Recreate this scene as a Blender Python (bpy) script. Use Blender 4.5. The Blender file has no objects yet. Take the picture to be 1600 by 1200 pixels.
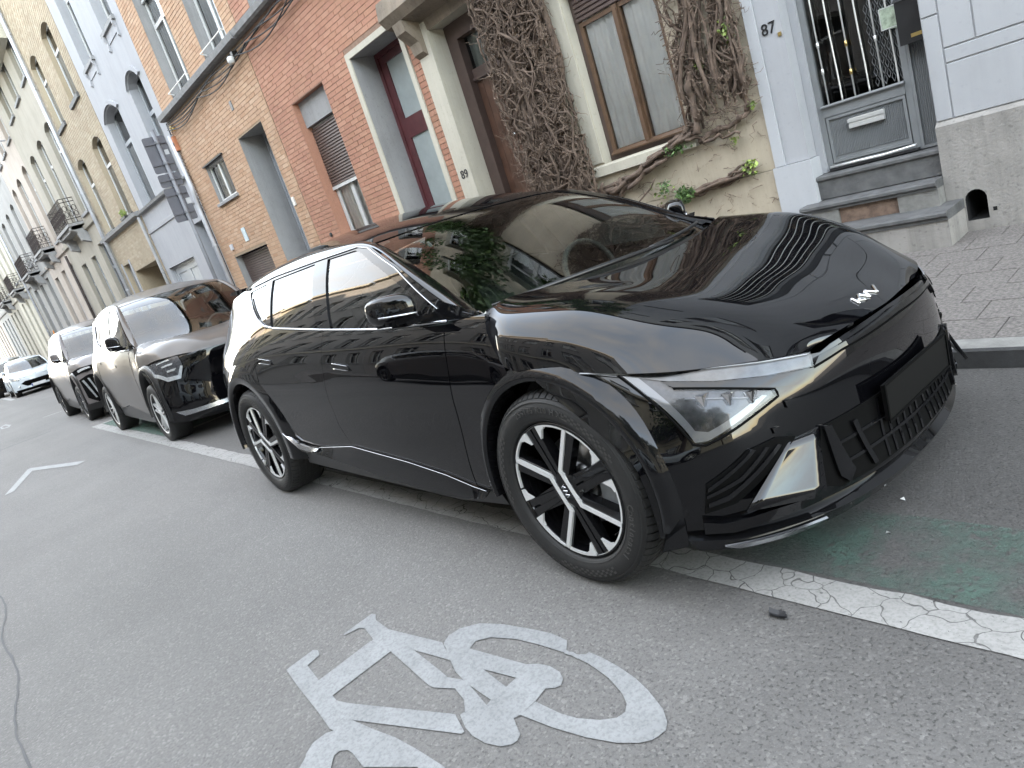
import bpy, bmesh, math, random
import numpy as np
from mathutils import Vector, Matrix
from mathutils.geometry import delaunay_2d_cdt
random.seed(7); rng=np.random.default_rng(7)
S=bpy.context.scene; COL=S.collection
# ---------------------------------------------------------------- camera
cam=bpy.data.cameras.new('camera'); camo=bpy.data.objects.new('camera',cam); COL.objects.link(camo)
CR=((0.63516333,0.70818721,-0.30828301),(-0.00590448,-0.3946713,-0.91880341),(-0.77235528,0.58541048,-0.24649927))
CP=(1.7977771876,-1.4332381867,1.3812766275)
m=Matrix(((CR[0][0],-CR[1][0],-CR[2][0],CP[0]),(CR[0][1],-CR[1][1],-CR[2][1],CP[1]),(CR[0][2],-CR[1][2],-CR[2][2],CP[2]),(0,0,0,1)))
camo.matrix_world=m
cam.sensor_width=36; cam.lens=36*1100.96/1600; cam.clip_start=.05; cam.clip_end=3000
S.camera=camo
# ---------------------------------------------------------------- sky, sun, exposure
SUN_EL=math.radians(11); SUN_DIR=Vector((-0.66,0.75,0)).normalized()
w=bpy.data.worlds.new('World'); S.world=w; w.use_nodes=True; nt=w.node_tree; nt.nodes.clear()
sk=nt.nodes.new('ShaderNodeTexSky'); sk.sky_type='NISHITA'; sk.sun_disc=False; sk.sun_elevation=SUN_EL
sk.sun_rotation=math.atan2(SUN_DIR.x,SUN_DIR.y); sk.air_density=1.0; sk.dust_density=.7; sk.ozone_density=.25
bg=nt.nodes.new('ShaderNodeBackground'); bg.inputs[1].default_value=.15
ou=nt.nodes.new('ShaderNodeOutputWorld'); 
# thin veil of high cloud: added pale, mostly constant tone that whitens and lifts the sky in soft patches
bw=nt.nodes.new('ShaderNodeRGBToBW'); nt.links.new(sk.outputs[0],bw.inputs[0])
tcw=nt.nodes.new('ShaderNodeTexCoord'); mpw=nt.nodes.new('ShaderNodeMapping'); mpw.inputs['Scale'].default_value=(1.6,1.6,4.5); nt.links.new(tcw.outputs['Generated'],mpw.inputs[0])
nzw=nt.nodes.new('ShaderNodeTexNoise'); nzw.inputs['Scale'].default_value=1.5; nzw.inputs['Detail'].default_value=7; nzw.inputs['Roughness'].default_value=.6; nt.links.new(mpw.outputs[0],nzw.inputs['Vector'])
rpw=nt.nodes.new('ShaderNodeMapRange'); rpw.inputs[1].default_value=.35; rpw.inputs[2].default_value=.70; rpw.inputs[3].default_value=.45; rpw.inputs[4].default_value=.96; nt.links.new(nzw.outputs['Fac'],rpw.inputs[0])
cmw=nt.nodes.new('ShaderNodeMixRGB'); cmw.inputs[0].default_value=.22; cmw.inputs[1].default_value=(1.63,1.60,1.57,1); nt.links.new(bw.outputs[0],cmw.inputs[2])
mxw=nt.nodes.new('ShaderNodeMixRGB'); nt.links.new(rpw.outputs[0],mxw.inputs[0]); nt.links.new(sk.outputs[0],mxw.inputs[1]); nt.links.new(cmw.outputs[0],mxw.inputs[2])
nt.links.new(mxw.outputs[0],bg.inputs[0]); nt.links.new(bg.outputs[0],ou.inputs[0])
sl=bpy.data.lights.new('sun','SUN'); sl.energy=2.0; sl.angle=math.radians(.5); sl.color=(1,.82,.62)
so=bpy.data.objects.new('sun',sl); COL.objects.link(so)
d=-(SUN_DIR*math.cos(SUN_EL)+Vector((0,0,math.sin(SUN_EL)))); so.rotation_euler=d.to_track_quat('-Z','Y').to_euler(); so.location=(0,0,30)
S.view_settings.view_transform='Standard'; S.view_settings.look='None'; S.view_settings.gamma=1; S.view_settings.use_curve_mapping=False
S.view_settings.exposure=4.6
S.cycles.max_bounces=8; S.cycles.transparent_max_bounces=12; S.cycles.glossy_bounces=5
# ---------------------------------------------------------------- materials
def mat(name): 
    m=bpy.data.materials.new(name); m.use_nodes=True; n=m.node_tree; n.nodes.clear()
    o=n.nodes.new('ShaderNodeOutputMaterial'); b=n.nodes.new('ShaderNodeBsdfPrincipled'); n.links.new(b.outputs[0],o.inputs[0]); return m,n,b,o
def N(n,t,**k):
    x=n.nodes.new('ShaderNode'+t)
    for a,v in k.items():
        if a.startswith('i_'): x.inputs[a[2:].replace('_',' ')].default_value=v
        else: setattr(x,a,v)
    return x
def geo(n): return N(n,'NewGeometry').outputs['Position']
def noise(n,vec,scale,detail=4,rough=.6,dim='3D'):
    x=N(n,'TexNoise'); x.inputs['Scale'].default_value=scale; x.inputs['Detail'].default_value=detail; x.inputs['Roughness'].default_value=rough
    if vec: n.links.new(vec,x.inputs['Vector'])
    return x.outputs['Fac']
def ramp(n,f,stops):
    x=N(n,'ValToRGB'); e=x.color_ramp.elements
    while len(e)<len(stops): e.new(.5)
    for a,(p,c) in zip(e,stops): a.position=p; a.color=(c,c,c,1) if isinstance(c,(int,float)) else (*c,1)
    n.links.new(f,x.inputs[0]); return x.outputs[0]
def mix(n,f,a,b,mode='MIX'):
    x=N(n,'MixRGB',blend_type=mode)
    for i,v in ((0,f),(1,a),(2,b)):
        if isinstance(v,(int,float)): x.inputs[i].default_value=v
        elif isinstance(v,tuple): x.inputs[i].default_value=(*v,1)
        else: n.links.new(v,x.inputs[i])
    return x.outputs[0]
def bump(n,b,h,strength,dist=.01):
    x=N(n,'Bump'); x.inputs['Strength'].default_value=strength; x.inputs['Distance'].default_value=dist; n.links.new(h,x.inputs['Height']); n.links.new(x.outputs[0],b.inputs['Normal'])
def mathn(n,op,a,b=0.):
    x=N(n,'Math',operation=op)
    for i,v in ((0,a),(1,b)):
        if isinstance(v,(int,float)): x.inputs[i].default_value=v
        else: n.links.new(v,x.inputs[i])
    return x.outputs[0]
KA=.72   # surface colours below are written for a brighter sky; one common factor keeps them in the real-world range
def plain(name,col,rough=.6,metal=0,var=.12,scale=6,bmp=0,coat=0):
    if not metal: col=tuple(c*KA for c in col)
    m,n,b,o=mat(name); p=geo(n); f=noise(n,p,scale,6)
    d=tuple(c*(1-var) for c in col); e=tuple(min(1,c*(1+var)) for c in col)
    n.links.new(ramp(n,f,[(.3,d),(.7,e)]),b.inputs['Base Color']); b.inputs['Roughness'].default_value=rough; b.inputs['Metallic'].default_value=metal
    b.inputs['Coat Weight'].default_value=coat
    if bmp: bump(n,b,noise(n,p,scale*8,6),bmp)
    return m
def render_wall(name,col,stain=.5,var=.1,bmp=.25):
    "painted or rendered wall: mottled, streaks running down, dirt spots"
    col=tuple(c*KA for c in col)
    m,n,b,o=mat(name); p=geo(n)
    c=ramp(n,noise(n,p,1.3,8,.65),[(.25,tuple(x*(1-var*1.6) for x in col)),(.5,col),(.8,tuple(min(1,x*(1+var)) for x in col))])
    mp=N(n,'Mapping'); mp.inputs['Scale'].default_value=(5,5,.35); n.links.new(p,mp.inputs[0])
    st=ramp(n,noise(n,mp.outputs[0],1.0,6,.7),[(.45,1.),(.75,1-.45*stain)])
    c=mix(n,1.,c,st,'MULTIPLY')
    sp=ramp(n,noise(n,p,28,3,.5),[(.30,.72),(.38,1.)]); c=mix(n,stain,c,mix(n,1.,c,sp,'MULTIPLY'))
    n.links.new(c,b.inputs['Base Color']); b.inputs['Roughness'].default_value=.85
    bump(n,b,mathn(n,'ADD',noise(n,p,60,5),noise(n,p,8,3)),bmp,.01); return m
def brick_mat(name,cols,dirt=.3):
    cols=[tuple(x*KA for x in c) for c in cols]
    m,n,b,o=mat(name); p=geo(n)
    oi=N(n,'ObjectInfo').outputs['Random']; ri=N(n,'NewGeometry').outputs['Random Per Island']
    r=mathn(n,'FRACT',mathn(n,'ADD',oi,mathn(n,'MULTIPLY',ri,7.13)))
    k=len(cols); c=ramp(n,r,[(i/(k-1),cols[i]) for i in range(k)])
    c=mix(n,.35,c,mix(n,1.,c,ramp(n,noise(n,p,45,5,.7),[(.3,.55),(.7,1.25)]),'MULTIPLY'))
    c=mix(n,dirt,c,mix(n,1.,c,ramp(n,noise(n,p,.9,5,.6),[(.35,.6),(.65,1.15)]),'MULTIPLY'))
    n.links.new(c,b.inputs['Base Color']); b.inputs['Roughness'].default_value=.9; bump(n,b,noise(n,p,120,4),.35,.004); return m
def asphalt(name,base=.108,agg=True):
    m,n,b,o=mat(name); p=geo(n)
    v=N(n,'TexVoronoi'); v.inputs['Scale'].default_value=115; n.links.new(p,v.inputs['Vector'])
    v2=N(n,'TexVoronoi'); v2.inputs['Scale'].default_value=60; n.links.new(p,v2.inputs['Vector'])
    sep=N(n,'SeparateColor'); n.links.new(v.outputs['Color'],sep.inputs[0])
    stone=ramp(n,sep.outputs[0],[(0,.86),(.5,1.0),(.86,1.07),(.97,1.35)])
    pit=ramp(n,noise(n,p,95,2,.5),[(.33,.42),(.44,1.)])
    xg=N(n,'SeparateXYZ'); n.links.new(p,xg.inputs[0])
    big=ramp(n,noise(n,p,.55,6,.65),[(.3,.86),(.7,1.12)])
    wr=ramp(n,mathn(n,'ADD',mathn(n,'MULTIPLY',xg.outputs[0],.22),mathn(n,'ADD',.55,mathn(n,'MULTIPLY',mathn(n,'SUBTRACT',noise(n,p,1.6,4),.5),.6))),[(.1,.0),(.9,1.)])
    pits=mix(n,wr,ramp(n,noise(n,p,95,2,.5),[(.24,.82),(.34,1.)]),pit)
    sc=ramp(n,noise(n,p,260,2,.5),[(.62,0),(.70,1.)])
    c=mix(n,1.,mix(n,1.,(base*1.05,base*1.0,base*.95),stone,'MULTIPLY'),pits,'MULTIPLY')
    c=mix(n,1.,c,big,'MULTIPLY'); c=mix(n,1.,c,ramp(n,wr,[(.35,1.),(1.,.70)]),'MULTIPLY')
    c=mix(n,mathn(n,'MULTIPLY',sc,.25),c,(base*2.4,base*2.35,base*2.3))
    lm=N(n,'Mapping'); lm.inputs['Scale'].default_value=(.10,1.25,1); n.links.new(p,lm.inputs[0]); c=mix(n,.55,c,mix(n,1.,c,ramp(n,noise(n,lm.outputs[0],1.,3,.5),[(.3,.80),(.7,1.16)]),'MULTIPLY')); c=mix(n,.5,c,mix(n,1.,c,ramp(n,noise(n,p,9,3,.5),[(.22,.62),(.32,1.)]),'MULTIPLY'))
    st=ramp(n,noise(n,p,2.7,7,.75),[(.28,.72),(.36,1.)]); c=mix(n,.8,c,mix(n,1.,c,st,'MULTIPLY'))
    n.links.new(c,b.inputs['Base Color']); b.inputs['Roughness'].default_value=.82
    h=mathn(n,'ADD',mathn(n,'MULTIPLY',v.outputs['Distance'],-.6),mathn(n,'MULTIPLY',pits,.8)); bump(n,b,h,.55,.006); return m
def road_paint(name,col,wear=.42,cover=1.,crack=True,scale=1.,patchy=False):
    "painted marking worn through to the asphalt below, with cracks"
    col=tuple(c*KA for c in col)
    m,n,b,o=mat(name); p=geo(n)
    wornf=ramp(n,noise(n,p,70*scale,4,.7),[(wear-.1,1.),(wear,0.)]); 
    a=mathn(n,'SUBTRACT',1.,wornf)
    if patchy: a=mathn(n,'MULTIPLY',a,ramp(n,noise(n,p,3.2,5,.65),[(.40,.0),(.62,1.)]))
    if crack:
        w2=N(n,'TexVoronoi',feature='DISTANCE_TO_EDGE'); w2.inputs['Scale'].default_value=8.5
        dv=N(n,'VectorMath',operation='ADD'); nn=N(n,'TexNoise'); nn.inputs['Scale'].default_value=9; n.links.new(p,nn.inputs['Vector'])
        sc=N(n,'VectorMath',operation='SCALE'); sc.inputs['Scale'].default_value=.09; n.links.new(nn.outputs['Color'],sc.inputs[0]); n.links.new(p,dv.inputs[0]); n.links.new(sc.outputs[0],dv.inputs[1])
        n.links.new(dv.outputs[0],w2.inputs['Vector'])
        a=mathn(n,'MULTIPLY',a,ramp(n,w2.outputs['Distance'],[(.006,.35),(.016,1.)]))
    c=ramp(n,noise(n,p,5,6,.7),[(.3,tuple(x*.8 for x in col)),(.7,tuple(min(1,x*1.1) for x in col))])
    c=mix(n,1.,c,ramp(n,noise(n,p,90,3),[(.35,.75),(.55,1.)]),'MULTIPLY')
    n.links.new(c,b.inputs['Base Color']); b.inputs['Roughness'].default_value=.7
    bump(n,b,noise(n,p,110,3),.4,.004)
    t=N(n,'BsdfTransparent'); mx=N(n,'MixShader'); n.links.new(mathn(n,'MULTIPLY',a,cover),mx.inputs[0]); n.links.new(t.outputs[0],mx.inputs[1]); n.links.new(b.outputs[0],mx.inputs[2]); n.links.new(mx.outputs[0],o.inputs[0]); return m
def glass_mat(name,tint=(.55,.62,.6),ior=1.5,rough=.0,wav=0.,spec=1.):
    m,n,b,o=mat(name); n.nodes.remove(b)
    t=N(n,'BsdfTransparent'); t.inputs[0].default_value=(*tint,1); g=N(n,'BsdfGlossy'); g.inputs['Roughness'].default_value=rough
    f=N(n,'Fresnel'); f.inputs[0].default_value=ior; mx=N(n,'MixShader')
    if wav:
        bp=N(n,'Bump'); bp.inputs['Strength'].default_value=wav; bp.inputs['Distance'].default_value=.02; n.links.new(noise(n,geo(n),1.7,2),bp.inputs['Height']); n.links.new(bp.outputs[0],g.inputs['Normal'])
    n.links.new(mathn(n,'MULTIPLY',f.outputs[0],spec),mx.inputs[0]); n.links.new(t.outputs[0],mx.inputs[1]); n.links.new(g.outputs[0],mx.inputs[2]); n.links.new(mx.outputs[0],o.inputs[0]); return m
def car_paint(name,col,rough=.04,ior=1.6,metal=0,dust=.0):
    m,n,b,o=mat(name); b.inputs['Base Color'].default_value=(*col,1); b.inputs['Metallic'].default_value=metal
    b.inputs['Roughness'].default_value=rough if not metal else .35; b.inputs['IOR'].default_value=ior; b.inputs['Specular IOR Level'].default_value=.5 if metal else 0.; b.inputs['Coat Weight'].default_value=1; b.inputs['Coat Roughness'].default_value=.012; b.inputs['Coat IOR'].default_value=ior
    if dust:
        p=geo(n); f=ramp(n,noise(n,p,30,6,.75),[(.45,0),(.9,dust)]); n.links.new(mix(n,f,col,(.20,.19,.17)),b.inputs['Base Color'])
    return m
M={}
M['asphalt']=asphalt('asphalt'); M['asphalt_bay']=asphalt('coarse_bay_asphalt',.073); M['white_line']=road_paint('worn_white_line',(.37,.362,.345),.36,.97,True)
M['bike_paint']=road_paint('bike_paint',(.275,.28,.28),.30,1.,False); M['green']=road_paint('green_paint',(.13,.27,.21),.50,.62,False,.8); M['green2']=road_paint('green_worn',(.11,.21,.165),.47,.5,False,.5,True)
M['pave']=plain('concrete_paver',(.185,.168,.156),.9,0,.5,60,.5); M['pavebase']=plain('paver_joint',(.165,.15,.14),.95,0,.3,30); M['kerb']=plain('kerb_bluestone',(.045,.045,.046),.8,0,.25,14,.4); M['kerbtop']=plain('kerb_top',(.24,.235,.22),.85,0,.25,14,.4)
M['cream']=render_wall('cream_render',(.58,.50,.38),.5); M['beige']=render_wall('beige_stone',(.60,.56,.46),.4); M['greywhite']=render_wall('grey_white_paint',(.52,.53,.55),.15,.05,.12)
M['palegrey']=render_wall('pale_grey_paint',(.45,.457,.475),.2,.06,.1); M['plinth']=render_wall('weathered_plinth',(.37,.35,.325),.9,.2,.5); M['white']=render_wall('white_lavender_paint',(.42,.425,.445),.25,.05)
M['cream2']=render_wall('cream_grey_paint',(.40,.365,.30),.3); M['pink']=render_wall('pinkish_cream_render',(.50,.43,.37),.25); M['grey']=render_wall('grey_paint',(.35,.34,.325),.3); M['concrete']=render_wall('concrete',(.34,.335,.33),.5,.12,.5)
M['bluestone']=plain('bluestone',(.12,.12,.12),.7,0,.3,9,.4); M['ledge']=plain('ledge_stone',(.30,.30,.30),.8,0,.2,9,.3)
M['mortar_r']=plain('mortar_red',(.30,.19,.135),.95,0,.2,20); M['mortar_o']=plain('mortar_orange',(.36,.27,.18),.95,0,.2,20); M['mortar_t']=plain('mortar_tan',(.40,.34,.25),.95,0,.2,20)
M['brick_r']=brick_mat('brick_red',[(.43,.21,.135),(.50,.25,.165),(.47,.24,.15),(.54,.29,.19),(.46,.22,.145)]); M['brick_o']=brick_mat('brick_orange',[(.50,.30,.18),(.56,.36,.225),(.60,.40,.26),(.52,.32,.20),(.62,.43,.29)]); M['brick_t']=brick_mat('brick_tan',[(.44,.36,.25),(.50,.42,.30),(.41,.32,.22),(.53,.45,.33)])
M['brown_wood']=plain('brown_window_wood',(.135,.078,.045),.4,0,.25,8,.15); M['door_wood']=plain('dark_door_wood',(.115,.060,.040),.35,0,.35,5,.2); M['dark_frame']=plain('dark_brown_frame',(.10,.066,.055),.5,0,.2,6)
M['maroon']=plain('maroon_paint',(.12,.036,.040),.3,0,.2,6); M['white_paint']=plain('white_joinery',(.68,.68,.66),.45,0,.08,6); M['grey_metal']=plain('grey_door_metal',(.24,.25,.255),.45,0,.1,6); M['lightgrey']=plain('light_grey_joinery',(.42,.44,.46),.5,0,.1,6)
M['shutter']=plain('brown_shutter',(.105,.072,.062),.5,0,.15,6); M['black_metal']=plain('black_metal',(.012,.012,.013),.4,.2,.2,10); M['silver']=plain('brushed_steel',(.72,.72,.70),.3,.55,.08,20); M['brass']=plain('brass',(.60,.45,.18),.3,1,.1,20)
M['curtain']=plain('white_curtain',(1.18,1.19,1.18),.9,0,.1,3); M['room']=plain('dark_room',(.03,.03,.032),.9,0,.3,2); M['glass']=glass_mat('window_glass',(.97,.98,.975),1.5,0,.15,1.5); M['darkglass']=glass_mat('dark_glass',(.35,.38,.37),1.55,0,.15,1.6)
M['frosted']=plain('frosted_glass',(.42,.47,.46),.25,0,.1,4,0,.6); M['blackhole']=plain('vent_dark',(.01,.01,.01),.95); M['zinc']=plain('zinc_pipe',(.42,.43,.46),.5,.3,.15,5); M['cable']=plain('black_cable',(.02,.02,.022),.6)
M['rust']=plain('rust',(.20,.135,.10),.85,0,.45,16,.5); M['signback']=plain('sign_back_grey',(.085,.085,.10),.5,.3,.12,5); M['terracotta']=plain('terracotta_box',(.50,.20,.10),.8)
M['stem']=plain('vine_bark',(.15,.105,.078),.9,0,.45,14,.6); M['stem2']=plain('dry_twig',(.20,.145,.108),.9,0,.35,30)
def leafm(name,a,b):
    m,n,bs,o=mat(name); r=N(n,'NewGeometry').outputs['Random Per Island']; n.links.new(ramp(n,r,[(0,a),(.6,b),(1,tuple(x*1.6 for x in b))]),bs.inputs['Base Color']); bs.inputs['Roughness'].default_value=.5; return m
M['leaf']=leafm('ivy_leaf',(.03,.06,.018),(.075,.13,.035)); M['treeleaf']=leafm('tree_leaf',(.018,.035,.012),(.045,.08,.022)); M['freshleaf']=leafm('fresh_leaf',(.09,.14,.03),(.20,.26,.06)); M['bark']=plain('bark',(.08,.06,.045),.9,0,.3,12,.5)
M['facade_dark']=render_wall('soot_grey_stone',(.38,.355,.33),.4); M['facade_cream']=render_wall('cream_facade',(.50,.45,.34),.3); M['slate']=plain('slate_roof',(.06,.06,.065),.6,0,.2,5)
# car materials
M['black']=car_paint('black_paint',(.0015,.0015,.002),.03,1.50); M['gloss_black']=car_paint('gloss_black_trim',(.004,.004,.0045),.05,1.42); M['strip_in']=plain('strip_housing',(.10,.105,.11),.2,.5,.25,25); M['lamp_in']=plain('lamp_housing',(.045,.046,.05),.25,.3,.5,35); M['pole']=plain('grey_pole_paint',(.20,.205,.225),.5,0,.15,5); M['weathered']=render_wall('weathered_brown_stone',(.27,.22,.165),1.,.35,.6); M['satin']=plain('black_cladding',(.008,.008,.0085),.36,0,.15,6,0,.1)
M['rubber']=plain('tyre_rubber',(.012,.0118,.0115),.62,0,.25,30,.15); M['chrome']=plain('chrome',(.75,.75,.76),.08,1,.02); M['alloy']=plain('machined_alloy',(.74,.74,.73),.34,.55,.04,10); M['satin_chrome']=plain('satin_chrome',(.45,.46,.48),.25,1,.05)
M['cavity']=plain('black_cavity',(.003,.003,.003),.9); M['cavity'].node_tree.nodes['Principled BSDF'].inputs['Specular IOR Level'].default_value=.08; M['disc']=plain('brake_disc',(.30,.30,.30),.35,1,.15,40); M['lens']=glass_mat('lamp_lens',(.86,.86,.86),1.5,0,0,1.1); M['lampin']=plain('lamp_reflector',(.42,.43,.45),.12,1,.25,18); M['drl']=plain('drl_strip',(.30,.31,.33),.18,0,.06,6,0,1.)
M['windscreen']=glass_mat('windscreen',(.62,.70,.66),1.55,0,0,1.5); M['tinted']=glass_mat('tinted_glass',(.05,.055,.055),1.52,0,0,1.35); M['sideglass']=glass_mat('side_glass',(.28,.33,.32),1.52,0,0,1.4)
M['interior']=plain('dark_upholstery',(.028,.028,.028),.75,0,.2,8); M['interior2']=plain('grey_upholstery',(.09,.09,.085),.8,0,.2,8)
def soft_paint(name,col):
    m=car_paint(name,col,.3,1.45,0); b=m.node_tree.nodes['Principled BSDF']; b.inputs['Coat Weight'].default_value=.55; b.inputs['Coat Roughness'].default_value=.06; b.inputs['Specular IOR Level'].default_value=.25; b.inputs['Roughness'].default_value=.35; return m
M['whitecar']=car_paint('white_car_paint',(.45,.49,.52),.1,1.5); M['bronze']=soft_paint('bronze_grey_paint',(.075,.065,.058)); M['taupe']=soft_paint('taupe_grey_paint',(.115,.103,.10)); M['greycar']=car_paint('grey_car_paint',(.20,.21,.22),.1,1.5,.6)
M['plate_w']=plain('plate_white',(.70,.70,.72),.4); M['plate_k']=plain('plate_dark',(.003,.003,.003),.6); M['plate_k'].node_tree.nodes['Principled BSDF'].inputs['Specular IOR Level'].default_value=.15; M['orange']=plain('orange_plastic',(.75,.25,.04),.5); M['headlamp']=plain('headlamp_clear',(.45,.47,.48),.1,.6,.3,30,0,1.)
# ---------------------------------------------------------------- mesh helpers
ORG={}
def tagp(o,label=None,cat=None,group=None,kind=None):
    if label: o['label']=label
    if cat: o['category']=cat
    if group: o['group']=group
    if kind: o['kind']=kind
    return o
def thing(name,label,cat,loc=(0,0,0),group=None,local=False):
    o=bpy.data.objects.new(name,None); COL.objects.link(o); o.location=loc; o.empty_display_size=.2
    tagp(o,label,cat,group); ORG[o.name]=Vector((0,0,0)) if local else Vector(loc); return o
def mk(name,V,Fc,m,parent=None,smooth=False,kind=None,label=None,normals=None):
    me=bpy.data.meshes.new(name); off=ORG.get(parent.name,Vector((0,0,0))) if parent else Vector((0,0,0))
    V=np.asarray(V,float).reshape(-1,3)-np.array(off)
    me.from_pydata(V.tolist(),[],[tuple(int(i) for i in f) for f in Fc]); me.update()
    o=bpy.data.objects.new(name,me); COL.objects.link(o)
    if m: me.materials.append(M[m] if isinstance(m,str) else m)
    if parent: o.parent=parent; ORG[o.name]=off
    if smooth: me.polygons.foreach_set('use_smooth',[True]*len(me.polygons))
    if normals is not None:
        try: me.normals_split_custom_set_from_vertices([tuple(x) for x in normals])
        except Exception as e: print('normals',e)
    if kind: o['kind']=kind
    if label: o['label']=label
    return o
class G:
    "collects boxes, tubes, polygons"
    def __init__(s): s.V=[];s.F=[]
    def add(s,V,F):
        k=len(s.V); s.V+= [tuple(v) for v in V]; s.F+=[tuple(i+k for i in f) for f in F]; return s
    def box(s,x0,x1,y0,y1,z0,z1):
        return s.add([(x0,y0,z0),(x1,y0,z0),(x1,y1,z0),(x0,y1,z0),(x0,y0,z1),(x1,y0,z1),(x1,y1,z1),(x0,y1,z1)],[(0,3,2,1),(4,5,6,7),(0,1,5,4),(1,2,6,5),(2,3,7,6),(3,0,4,7)])
    def tube(s,pts,r,n=6,cap=True):
        P=[Vector(p) for p in pts]; R=r if hasattr(r,'__len__') else [r]*len(P); k=len(s.V); up=Vector((0,0,1))
        prev=None
        for i,p in enumerate(P):
            t=(P[min(i+1,len(P)-1)]-P[max(i-1,0)]); t=t.normalized() if t.length>1e-9 else Vector((0,0,1))
            if prev is None: a=t.cross(up) if abs(t.z)<.95 else t.cross(Vector((1,0,0)))
            else: a=prev-t*prev.dot(t)
            a=a.normalized() if a.length>1e-9 else Vector((1,0,0)); prev=a; b=t.cross(a)
            for j in range(n):
                th=2*math.pi*j/n; s.V.append(tuple(p+(a*math.cos(th)+b*math.sin(th))*R[i]))
        for i in range(len(P)-1):
            for j in range(n):
                q=(j+1)%n; s.F.append((k+i*n+j,k+i*n+q,k+(i+1)*n+q,k+(i+1)*n+j))
        if cap: s.F.append(tuple(k+j for j in range(n))[::-1]); s.F.append(tuple(k+(len(P)-1)*n+j for j in range(n)))
        return s
    def extr(s,poly,y0,y1,ax=1):
        "poly list of (a,b) in the plane across axis ax, extruded y0..y1"
        n=len(poly); f=(lambda a,b,c:(a,c,b)) if ax==1 else ((lambda a,b,c:(a,b,c)) if ax==2 else (lambda a,b,c:(c,a,b)))
        V=[f(a,b,y0) for a,b in poly]+[f(a,b,y1) for a,b in poly]
        return s.add(V,[tuple(range(n)),tuple(range(2*n-1,n-1,-1))]+[(i,(i+1)%n,n+(i+1)%n,n+i) for i in range(n)])
    def lathe(s,prof,c,ax='y',n=32,a0=0,a1=2*math.pi):
        "prof (radius, along)"; k=len(s.V); full=abs(a1-a0-2*math.pi)<1e-6; m_=n if full else n+1
        for j in range(m_):
            t=a0+(a1-a0)*j/n
            for r,h in prof:
                q={'y':(r*math.cos(t),h,r*math.sin(t)),'z':(r*math.cos(t),r*math.sin(t),h),'x':(h,r*math.cos(t),r*math.sin(t))}[ax]
                s.V.append((c[0]+q[0],c[1]+q[1],c[2]+q[2]))
        L=len(prof)
        for j in range(n):
            j2=(j+1)%m_
            for i in range(L-1): s.F.append((k+j*L+i,k+j*L+i+1,k+j2*L+i+1,k+j2*L+i))
        return s
    def make(s,name,m,parent=None,smooth=False,**k): return mk(name,s.V,s.F,m,parent,smooth,**k)
def inside(pt,poly):
    x,y=pt; c=False; n=len(poly)
    for i in range(n):
        x1,y1=poly[i]; x2,y2=poly[(i+1)%n]
        if (y1>y)!=(y2>y) and x<(x2-x1)*(y-y1)/(y2-y1)+x1: c=not c
    return c
def cdt(prims,holes=()):
    vs=[];fs=[]
    for pl in list(prims)+list(holes):
        k=len(vs); vs+=[Vector(p) for p in pl]; fs.append(list(range(k,k+len(pl))))
    r=delaunay_2d_cdt(vs,[],fs,0,1e-5); V=[tuple(v) for v in r[0]]; T=[]
    for f in r[2]:
        cx=sum(V[i][0] for i in f)/3; cy=sum(V[i][1] for i in f)/3
        if any(inside((cx,cy),q) for q in prims) and not any(inside((cx,cy),q) for q in holes): T.append(tuple(f))
    return V,T
# ---------------------------------------------------------------- ground
YK=2.15; SL=.035; F=4.45; ZS=.105
def gz(y): return 0.0 if y<0.1 else -SL*(y-.1) if y<=YK else -SL*(YK-.1)
def sheet(name,poly,m,lift,kind='structure',cells=None,parent=None):
    "flat marking polygon(s) on the road, split at the lane edge so that it follows the camber"
    V,T=cdt([poly] if not isinstance(poly[0][0],(tuple,list)) else poly)
    return mk(name,[(x,y,gz(y)+lift) for x,y in V],T,m,parent,kind=kind)
g=G()
for (y0,y1) in ((-300,-7.6),(-7.6,.1),(.1,YK)):
    z0=-.03 if y0<-7 else gz(y0); z1=-.03 if y1<-7 else gz(y1)
    for x0,x1 in ((-600,-30),(-30,6),(6,400)):
        g.add([(x0,y0,gz(y0)),(x1,y0,gz(y0)),(x1,y1,gz(y1)),(x0,y1,gz(y1))],[(0,1,2,3)])
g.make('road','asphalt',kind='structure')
def bay(nm,x0,x1):
    V=[];Fc=[];n=int((x1-x0)/.12); random.seed(17)
    for i in range(n+1): x=x0+(x1-x0)*i/n; ya_=.26+random.uniform(-.012,.012); V+=[(x,ya_,gz(ya_)+.002),(x,YK,gz(YK)+.002)]
    for i in range(n): Fc.append((2*i,2*i+2,2*i+3,2*i+1))
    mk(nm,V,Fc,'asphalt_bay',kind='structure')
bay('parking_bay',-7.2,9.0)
mk('ground',[(-600,5,-.2),(400,5,-.2),(400,500,-.2),(-600,500,-.2)],[(0,1,2,3)],'pavebase',kind='structure')
zk=gz(YK); ZT=.03
# kerb: stones with joints
kerb=thing('kerb',None,None,(0,0,0)); kerb['kind']='structure'
KP=None
def sawprof(y): return y
for i,x in enumerate(np.arange(3.0,-7.1,-1.0)):
    if KP is None:
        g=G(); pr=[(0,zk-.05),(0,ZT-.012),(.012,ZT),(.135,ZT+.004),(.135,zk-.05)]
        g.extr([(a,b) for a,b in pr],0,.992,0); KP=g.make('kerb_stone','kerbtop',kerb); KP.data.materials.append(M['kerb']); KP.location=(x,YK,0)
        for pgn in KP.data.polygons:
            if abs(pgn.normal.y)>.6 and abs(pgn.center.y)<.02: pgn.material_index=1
    else:
        c=KP.copy(); COL.objects.link(c); c.location=(x,YK,0)
g=G(); g.box(-120,-7.01,YK,YK+.135,zk-.05,ZT); g.box(4.0,60,YK,YK+.135,zk-.05,ZT); g.make('kerb_run','kerb',kerb,kind='stuff')
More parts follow.
